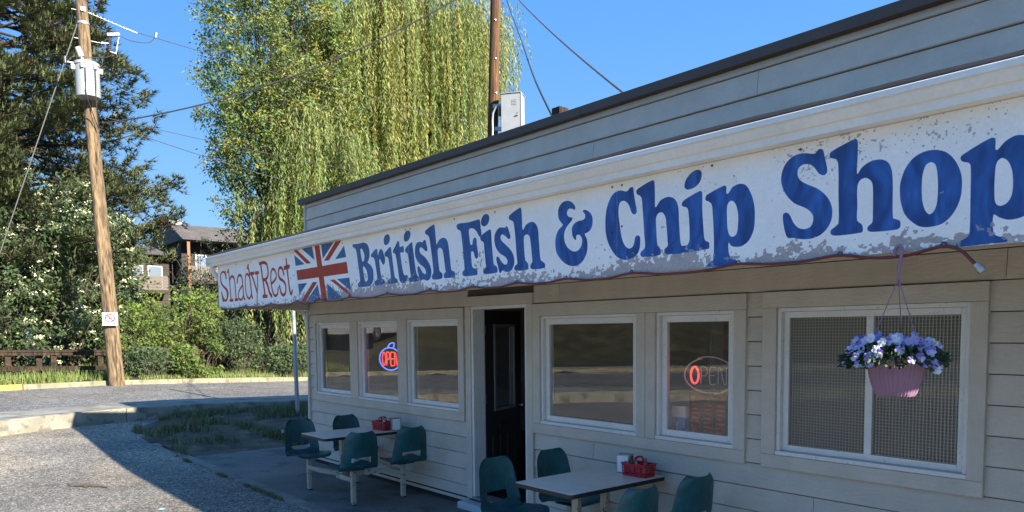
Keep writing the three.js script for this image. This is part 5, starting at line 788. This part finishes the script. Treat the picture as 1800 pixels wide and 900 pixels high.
// willows
function willow(label, X, Y, Z, k, limbs, o) {
  const g = thing('willow_tree', label, 'tree', [X, Y, Z]), L = new Leaves(), S = new Leaves(), fk = o.fork, B = [taper([V(0, -0.3, 0), V(0.1, fk * 0.5, 0.1), V(0, fk + 1, 0)], o.tr, o.tr * 0.75, 10, 10)], starts = [];
  const limb = (tx, ty, tz, n) => { const c = new THREE.CatmullRomCurve3([V(0, fk, 0), V(tx * 0.3, fk + (ty - fk) * 0.75, tz * 0.3), V(tx * 0.72, ty, tz * 0.72), V(tx, ty - 0.7, tz)]); B.push(taper([0, 0.33, 0.66, 1].map((t) => c.getPoint(t)), o.tr * 0.35, 0.015, 10, 6)); for (let i = 0; i < n; i++) { const t = 0.3 + 0.7 * rnd(), p = c.getPoint(t), j = o.spread; const q = [p.x + rr(-j, j), p.y + rr(-0.9, 0.6), p.z + rr(-j, j)]; if (noise3(q[0] * 1.1, q[1] * 0.7, q[2] * 1.1, 77) < o.gap) continue; starts.push([...q, tx, tz]); } };
  for (const q of limbs) limb(...q);
  for (const [x, y, z, tx, tz] of starts) {
    const len = o.l0 + o.l1 * Math.pow(rnd(), 1.4), tl = Math.hypot(tx, tz) + 0.1, out = rr(0.0, o.out), ox = tx / tl * out + rr(-0.2, 0.2), oz = tz / tl * out + rr(-0.2, 0.2), sw = rr(0, 6.28), kk = rr(0.75, 1.25), u = rnd(), c = (u < o.gold ? [0.42, 0.39, 0.09] : u < 0.65 ? [0.24, 0.33, 0.08] : [0.33, 0.37, 0.085]).map((v) => v * kk);
    let px = x, py = y, pz = z; const st = 0.115, n = Math.floor(len / st);
    for (let i = 0; i < n; i++) {
      const t = i / n, nx = x + ox * Math.sqrt(t) + 0.07 * Math.sin(sw + t * 4), ny = y + 0.3 * Math.sin(Math.min(1, t * 5) * Math.PI) - t * len, nz = z + oz * Math.sqrt(t) + 0.07 * Math.cos(sw + t * 3);
      if (ny < 0.35) break;
      S.tri([px - 0.006, py, pz], [px + 0.006, py, pz], [nx, ny, nz], [0.26 * kk, 0.22 * kk, 0.05 * kk]);
      const m = t > 0.06 ? 2 : 1; for (let q = 0; q < m; q++) { const a = rr(0, 6.283), v = rr(0.35, 0.75), dx = Math.cos(a) * v, dz = Math.sin(a) * v; L.leaf(nx, ny, nz, dx, -Math.sqrt(1 - v * v), dz, -dz / v, 0, dx / v, rr(0.12, 0.2) * o.leaf, rr(0.028, 0.044) * o.leaf, c); }
      px = nx; py = ny; pz = nz;
    }
  }
  g.scale.setScalar(k); part('trunk', B, M.bark, g); part('crown', L.geo(), leafMat, g); part('hanging_stems', S.geo(), needleMat, g, 'stuff');
}
{
  const q = []; for (let i = 0; i < 20; i++) { const a = i * 2.39996, r = 1.2 + 3.4 * Math.sqrt(i / 20); q.push([Math.cos(a) * r, 15.4 - r * 0.5 + rr(-1.6, 0.8), Math.sin(a) * r, 175]); }
  for (const p of [[3.4, 9.0, -1.2], [3.0, 8.4, -3.0], [2.6, 9.2, 1.0], [1.4, 8.6, -4.4], [0.8, 9.0, 3.6]]) q.push([...p, 130]);
  willow('big weeping willow with long yellow green strands above the roof', -29.6, 0.5, -12.9, 1.12, q, { fork: 5.2, tr: 0.55, spread: 1.15, gap: 0.35, l0: 1.2, l1: 5.4, out: 0.5, gold: 0.3, leaf: 1.2 });
  const r = []; for (let i = 0; i < 16; i++) { const a = i * 2.39996 + 1, d = 0.5 + 1.3 * Math.sqrt(i / 16); r.push([Math.cos(a) * d, 8.3 - d * 0.9 + rr(-0.7, 0.4), Math.sin(a) * d, 66]); }
  for (const p of [[-0.3, 5.4, 2.2], [0.3, 5.0, 2.6], [0.6, 5.6, 1.6]]) r.push([...p, 26]);
  willow('smaller fresh green weeping willow at the end of the shop roof', -25.3, 0.45, -7.5, 1.15, r, { fork: 4.2, tr: 0.16, spread: 0.45, gap: 0.36, l0: 0.9, l1: 4.4, out: 0.7, gold: 0.14, leaf: 1.05 });
}
// flowering shrubs behind the fence
for (const [x, z, h, r, fl, label] of [[-27.3, 0.5, 3.1, 2.3, 620, 'flowering shrub with flat cream blossoms behind the pole foot'], [-27.9, 2.9, 3.3, 2.4, 320, 'flowering shrub with cream blossoms at the left picture edge'], [-28.2, -0.1, 2.8, 1.3, 420, 'tall flowering shrub with cream blossoms beside the apartment block'], [-30.5, 5.5, 3.5, 2.8, 120, 'broad dark flowering shrub under the pine']])
  broadleaf('flowering_shrub', label, { category: 'shrub', group: 'flowering shrubs behind the fence', base: [x, vergeY(offs(x, z), z) - 0.05, z], cx: 0, cy: h * 0.95, cz: 0, rx: r, ry: h, rz: r, fork: 0.5, tr: 0.12, twigs: 900, per: 12, clump: 0.26, leaf: 0.15, pal: G.mid, gap: 0.3, limbs: 34, seed: 21 + Math.round(h * 10), low: 0.2, flowers: fl, multi: true });
for (const [x, z, h, r, pal, label] of [[-26.2, -2.3, 1.45, 1.05, 'lime', 'bright lime green bush right of the wooden pole'], [-25.9, -3.35, 1.45, 1.0, 'lime', 'second lime green bush toward the willow'], [-26.4, -1.1, 1.15, 0.9, 'lime', 'low lime green bush touching the wooden pole'], [-25.2, -4.1, 0.95, 0.85, 'mid', 'rounded green bush under the apartment balconies'], [-24.5, -5.6, 0.55, 0.8, 'mid', 'small green bush at the kerb beneath the willow'], [-28.4, -4.4, 2.4, 1.6, 'dark', 'dark green bush in the shade under the willow'], [-28.0, -7.4, 2.2, 1.9, 'dark', 'dark green bush below the willow strands'], [-30.5, -3.0, 0.9, 1.4, 'mid', 'leafy bush in front of the apartment block'], [-27.3, -5.8, 1.6, 1.2, 'dark', 'low dark bush beside the pipe railing'], [-24.6, -1.2, 0.5, 0.6, 'mid', 'knee high weedy bush at the foot of the pole'], [-24.5, -2.7, 0.6, 0.75, 'lime', 'low leafy bush leaning over the far kerb']])
  broadleaf('green_bush', label, { category: 'bush', group: 'bushes along the far kerb', base: [x, vergeY(offs(x, z), z) - 0.05, z], cx: 0, cy: h, cz: 0, rx: r, ry: h, rz: r, fork: 0.3, tr: 0.05, twigs: 360, per: 10, clump: 0.17, leaf: 0.115, pal: G[pal], gap: 0.47, gapF: 1.6, limbs: 40, seed: 41 + Math.round(Math.abs(x * 7 + z * 3)), low: 0.05, multi: true });
for (const [x, z, h, r, label] of [[-38, 8, 6, 4.5, 'dark broad tree at the far left behind the pine'], [-40, 1.5, 5.2, 4.4, 'dark tree behind the pine trunk'], [-46, -4.0, 2.0, 3.0, 'dark low tree in front of the apartment block'], [-44, -10.5, 1.7, 3.0, 'dark low tree below the balconies'], [-37, -13.5, 4.5, 4.2, 'dark tree behind the maple trunk'], [-34, -19, 5.5, 4.6, 'dark tree behind the willow']])
  broadleaf('dark_tree', label, { group: 'dark trees beyond the fence', base: [x, 0.8, z], cx: 0, cy: h, cz: 0, rx: r, ry: h * 0.95, rz: r, fork: 1.4, tr: 0.25, twigs: 800, per: 16, clump: 0.5, leaf: 0.26, pal: G.dark, gap: 0.25, limbs: 20, seed: 81 + Math.round(Math.abs(x + z)), low: 0.2, bark: M.bark, twigMesh: false });
// ---------- grass
function blades(n, place, hgt, pal, w = 0.008) { const L = new Leaves(); for (let i = 0; i < n; i++) { const q = place(); if (!q) continue; const [x, y, z, s = 1] = q, a = rr(0, 6.283), h = hgt() * s, bx1 = Math.cos(a) * h * rr(0.1, 0.7), bz1 = Math.sin(a) * h * rr(0.1, 0.7), c = pick(pal); L.tri([x - Math.sin(a) * w, y, z + Math.cos(a) * w], [x + Math.sin(a) * w, y, z - Math.cos(a) * w], [x + bx1, y + h, z + bz1], c); } return L.geo(); }
const grassPal = [[0.11, 0.15, 0.04], [0.14, 0.165, 0.05], [0.085, 0.125, 0.03], [0.22, 0.18, 0.09], [0.18, 0.14, 0.08]];
{
  let g = part('yard_grass', blades(90000, () => { const x = rr(-16.55, -12.3), z = rr(-9, 1.5); if (z > -0.4 && !yardEdge(x, z)) return null; const d = fbm(x * 1.1, z * 1.1, 401, 3), m = smooth((d - 0.38) * 6) * 0.8 + smooth((-15.9 - x) * 2) * 0.7; if (rnd() > m) return null; return [x, yardY(x, z) - 0.005, z, 0.5 + d]; }, () => rr(0.05, 0.17), grassPal, 0.010), needleMat, scene, 'stuff'); tag(g, 'patchy weedy grass in the shaded yard beside the shop', 'grass');
  g = part('verge_grass', blades(60000, () => { const s = rr(-14, 7), o = 7.0 + 6 * Math.pow(rnd(), 2), [x, z] = along(s, o); if (z > 6.5) return null; if (z < -1 && rnd() < 0.6) return null; const d = fbm(x * 1.4, z * 1.4, 421, 3); if (rnd() > smooth((d - 0.33) * 5)) return null; return [x, vergeY(o, z) - 0.01, z, (0.4 + d * d * 2.0) * (z < -0.4 ? 0.55 : 1)]; }, () => rr(0.08, 0.34), [[0.10, 0.16, 0.03], [0.14, 0.20, 0.04], [0.20, 0.20, 0.07]], 0.012), needleMat, scene, 'stuff'); tag(g, 'long sunlit grass along the far kerb under the fence', 'grass');
  g = part('edge_weeds', blades(2600, () => { const x = rr(-12.5, -7.5); if (fbm(x * 1.6, 3, 411, 3) < 0.5) return null; return [x, 0.0, STRIP_Z + rr(-0.01, 0.06)]; }, () => rr(0.02, 0.05), grassPal, 0.005), needleMat, scene, 'stuff'); tag(g, 'thin line of weeds growing along the edging strip', 'weeds');
  // dandelion clocks near the patio
  for (const [x, z, l] of [[-12.72, -0.42, 'dandelion clock closest to the patio edge'], [-12.86, -0.48, 'middle dandelion clock of the three'], [-12.95, -0.62, 'dandelion clock deepest in the grass']]) { const d = thing('dandelion', l, 'flower', [x, yardY(x, z), z], 0, 'dandelion clocks in the yard'); part('stalk', cyl(0.003, 0.0025, V(0, -0.01, 0), V(0.01, 0.16, 0), 5), needleMat.clone(), d).material = std({ color: lin(0.1, 0.14, 0.05) }); const hp = new Leaves(); for (let i = 0; i < 130; i++) hp.rnd(0.01, 0.165, 0, rr(0.022, 0.03), 0.007, [0.75, 0.75, 0.75]); part('seed_head', hp.geo(), petalMat, d); }
}
// ---------- apartment block far behind
{
  const g = thing('apartment_block', 'dark brown three storey apartment block with balconies behind the trees', 'building', [-60, 0.6, -16]);
  const brown = std({ color: lin(0.11, 0.085, 0.07), map: scaled(T.grain, 0.3), roughness: 0.9 }), taupe = std({ color: lin(0.15, 0.125, 0.105), roughness: 0.9 }), cream = std({ color: lin(0.36, 0.31, 0.24), roughness: 0.9 }), roofM = std({ color: lin(0.42, 0.38, 0.35), map: scaled(T.asphalt, 0.3), roughness: 0.95 }), fr = std({ color: lin(0.7, 0.7, 0.7) }), post = std({ color: lin(0.26, 0.12, 0.06), roughness: 0.8 });
  part('wall', bx(-8, 0, 0, 8.2, -9, 3.4), brown, g); part('wall', bx(-8, -1.6, 0, 7.2, 3.41, 6.6), brown, g);
  const roof = part('roof', new THREE.ExtrudeGeometry(new THREE.Shape([[1.9, 8.2], [-9, 8.2], [-4, 9.7], [-1.6, 9.7]].map((p) => new THREE.Vector2(...p))), { depth: 13, bevelEnabled: false }).translate(0, 0, -9.2), roofM, g); part('roof', new THREE.ExtrudeGeometry(new THREE.Shape([[-0.4, 7.2], [-9, 7.2], [-5, 8.3]].map((p) => new THREE.Vector2(...p))), { depth: 3.2, bevelEnabled: false }).translate(0, 0, 3.81), roofM, g);
  part('chimney', bx(-3.5, -2, 9.3, 10.1, 2.6, 3.7), M.greyPaint, roof);
  for (const [y, z0, z1, m] of [[5.3, -1.2, 3.3, taupe], [5.3, -8.8, -1.5, taupe], [2.4, -1.2, 3.3, taupe], [2.4, -8.8, -1.5, cream]]) { const b = sub(g, 'balcony', [0, y, 0]); for (let k = 0; k < 5; k++) part('balcony_board', bx(1.4, 1.46, k * 0.21, k * 0.21 + 0.19, z0, z1), m, b); part('balcony_floor', bx(0.01, 1.5, -0.25, -0.02, z0, z1), brown, b); part('balcony_end', bx(0.01, 1.39, 0, 1.03, z1 - 0.06, z1), m, b); }
  for (const [y, z0, z1] of [[4.6, 4.3, 6.4]]) { const b = sub(g, 'balcony', [0, y, 0]); for (let k = 0; k < 5; k++) part('balcony_board', bx(-0.5, -0.44, k * 0.21, k * 0.21 + 0.19, z0, z1), taupe, b); part('balcony_floor', bx(-1.59, -0.4, -0.25, -0.02, z0, z1), brown, b); }
  for (const z of [3.35, -1.3, -5.4]) part('balcony_post', bx(1.48, 1.62, 0, 8.2, z - 0.1, z + 0.1), post, g);
  const pane = std({ color: lin(0.35, 0.42, 0.5), roughness: 0.08, metalness: 0.6 });
  for (const [x, y, z, w, h] of [[0, 5.75, 2.0, 0.7, 1.5], [0, 5.5, -0.5, 1.0, 1.9], [0, 5.6, -3.4, 2.2, 1.9], [0, 5.6, -6.6, 1.6, 1.6], [0, 2.7, 1.6, 1.2, 1.8], [0, 2.7, -3.6, 2.0, 1.7], [-1.6, 4.9, 4.9, 0.9, 1.5], [-1.6, 4.9, 6.1, 0.6, 1.5]]) { const wn = sub(g, 'window', [x, y, z]); part('frame', [bx(0.005, 0.06, -0.06, h + 0.06, -w / 2 - 0.06, -w / 2), bx(0.005, 0.06, -0.06, h + 0.06, w / 2, w / 2 + 0.06), bx(0.005, 0.06, -0.06, 0, -w / 2, w / 2), bx(0.005, 0.06, h, h + 0.06, -w / 2, w / 2)], fr, wn); part('pane', bx(0.005, 0.03, 0.001, h - 0.001, -w / 2 + 0.001, w / 2 - 0.001), pane, wn); }
}
// ---------- parked cars across the road, seen mirrored in the windows
function car(x, z, turn, col, label) {
  const o = offs(x, z), c = thing('parked_car', label, 'car', [x, vergeY(o, z), z], turn, 'cars parked across the road');
  const body = new THREE.Shape(); body.moveTo(-2.2, 0.32); body.lineTo(-2.2, 0.75); body.quadraticCurveTo(-2.15, 0.95, -1.75, 0.98); body.lineTo(-0.95, 1.04); body.quadraticCurveTo(-0.45, 1.5, 0.05, 1.6); body.lineTo(1.5, 1.62); body.quadraticCurveTo(1.95, 1.55, 2.15, 1.0); body.lineTo(2.22, 0.6); body.lineTo(2.2, 0.32); body.lineTo(1.75, 0.32); body.absarc(1.36, 0.34, 0.38, 0, Math.PI, false); body.lineTo(-0.98, 0.32); body.absarc(-1.36, 0.34, 0.38, 0, Math.PI, false); body.lineTo(-2.2, 0.32);
  const bg = new THREE.ExtrudeGeometry(body, { depth: 1.5, bevelEnabled: true, bevelThickness: 0.1, bevelSize: 0.06, bevelSegments: 3 }); bg.translate(0, 0, -0.75);
  part('body', bg, phys({ color: col, roughness: 0.35, metalness: 0.3, clearcoat: 1, clearcoatRoughness: 0.05 }), c);
  const dg = std({ color: lin(0.015, 0.017, 0.02), roughness: 0.06 });
  for (const s of [-1, 1]) for (const q of [[[-0.75, 1.06], [-0.28, 1.46], [0.28, 1.53], [0.28, 1.06]], [[0.36, 1.06], [0.36, 1.53], [1.12, 1.54], [1.12, 1.06]], [[1.2, 1.06], [1.2, 1.54], [1.55, 1.5], [1.85, 1.06]]]) part('side_window', prism(q, 'z', s * 0.852 - 0.004, s * 0.852 + 0.004), dg, c);
  part('windscreen', bar(V(-1.02, 1.07, 0), V(-0.4, 1.55, 0), 1.4, 0.02), dg, c);
  for (const sx of [-1.36, 1.36]) for (const s of [-1, 1]) { const w = sub(c, 'wheel', [sx, 0.34, s * 0.78]); part('tyre', new THREE.TorusGeometry(0.26, 0.085, 10, 24), M.rubber, w); part('rim', [cyl(0.2, 0.2, V(0, 0, -0.04), V(0, 0, 0.04), 18), ...[0, 1, 2, 3, 4].map((k) => bar(V(0, 0, s * 0.045), V(0.19 * Math.cos(k * 1.2566), 0.19 * Math.sin(k * 1.2566), s * 0.045), 0.05, 0.02))], M.steel, w); }
  for (const s of [-0.6, 0.6]) { part('headlight', rbx(-2.275, -2.2, 0.7, 0.84, s - 0.2, s + 0.2, 0.02), M.porcelain, c); part('tail_light', rbx(2.2, 2.29, 0.75, 0.95, s - 0.15, s + 0.15, 0.02), redPlastic, c); }
}
car(-27.2, 10.3, 1.0, lin(0.45, 0.46, 0.47), 'silver car mirrored in the window with the neon fish');
car(-25.6, 27.0, 0.7, lin(0.03, 0.035, 0.045), 'dark car mirrored above the oval neon sign');
for (const [x, z, h, r, label] of [[-33, 24, 5, 4, 'tree on the grassy bank mirrored in the window left of the door'], [-22, 38, 5.5, 4.5, 'tree on the bank mirrored in the window right of the door'], [-41, 21, 5, 4, 'tree on the bank mirrored in the neon fish window']]) broadleaf('bank_tree', label, { group: 'trees on the bank across the bend', base: [x, 2.2, z], cx: 0, cy: h, cz: 0, rx: r, ry: h * 0.8, rz: r, fork: 1.8, tr: 0.22, twigs: 420, per: 14, clump: 0.55, leaf: 0.34, pal: G.mid, gap: 0.3, limbs: 20, seed: 171 + Math.round(-x), low: 1.2, bark: M.bark, twigMesh: false });
// ---------- litter on the asphalt
{ const pos = [], N = 40; for (let i = 0; i < N; i++) { const f = (k) => { const a = k / N * 6.28319, r = 0.35 + 1.0 * vnoise(Math.cos(a) * 6 + 9, Math.sin(a) * 6 + 9, 5), p = Math.cos(a) * r * 0.36, q = Math.sin(a) * r * 0.10; return [-10.8 + p * 0.82 - q * 0.57, lotY(-10.8, 3.0) + 0.012, 3.0 - p * 0.57 - q * 0.82]; }; pos.push(-10.8, lotY(-10.8, 3.0) + 0.012, 3.0, ...f(i + 1), ...f(i)); } struct('dirt_smear', metricUV(geo(pos)), std({ color: lin(0.34, 0.25, 0.175), map: scaled(T.concrete, 1.5), roughness: 1 }), 'thin smear of brown dirt on the sunlit asphalt', 'dirt'); }
{ const m = part('paper_scrap', new THREE.PlaneGeometry(0.07, 0.05, 4, 3).rotateX(-1.45).rotateY(0.5).translate(-8.75, 0.012, 2.62), std({ color: lin(0.35, 0.6, 0.65) }), scene); tag(m, 'scrap of pale blue paper on the sunlit asphalt', 'litter'); }
scene.traverse((o) => { if (o.isMesh) { o.castShadow = true; o.receiveShadow = true; } });
renderer.render(scene, camera);
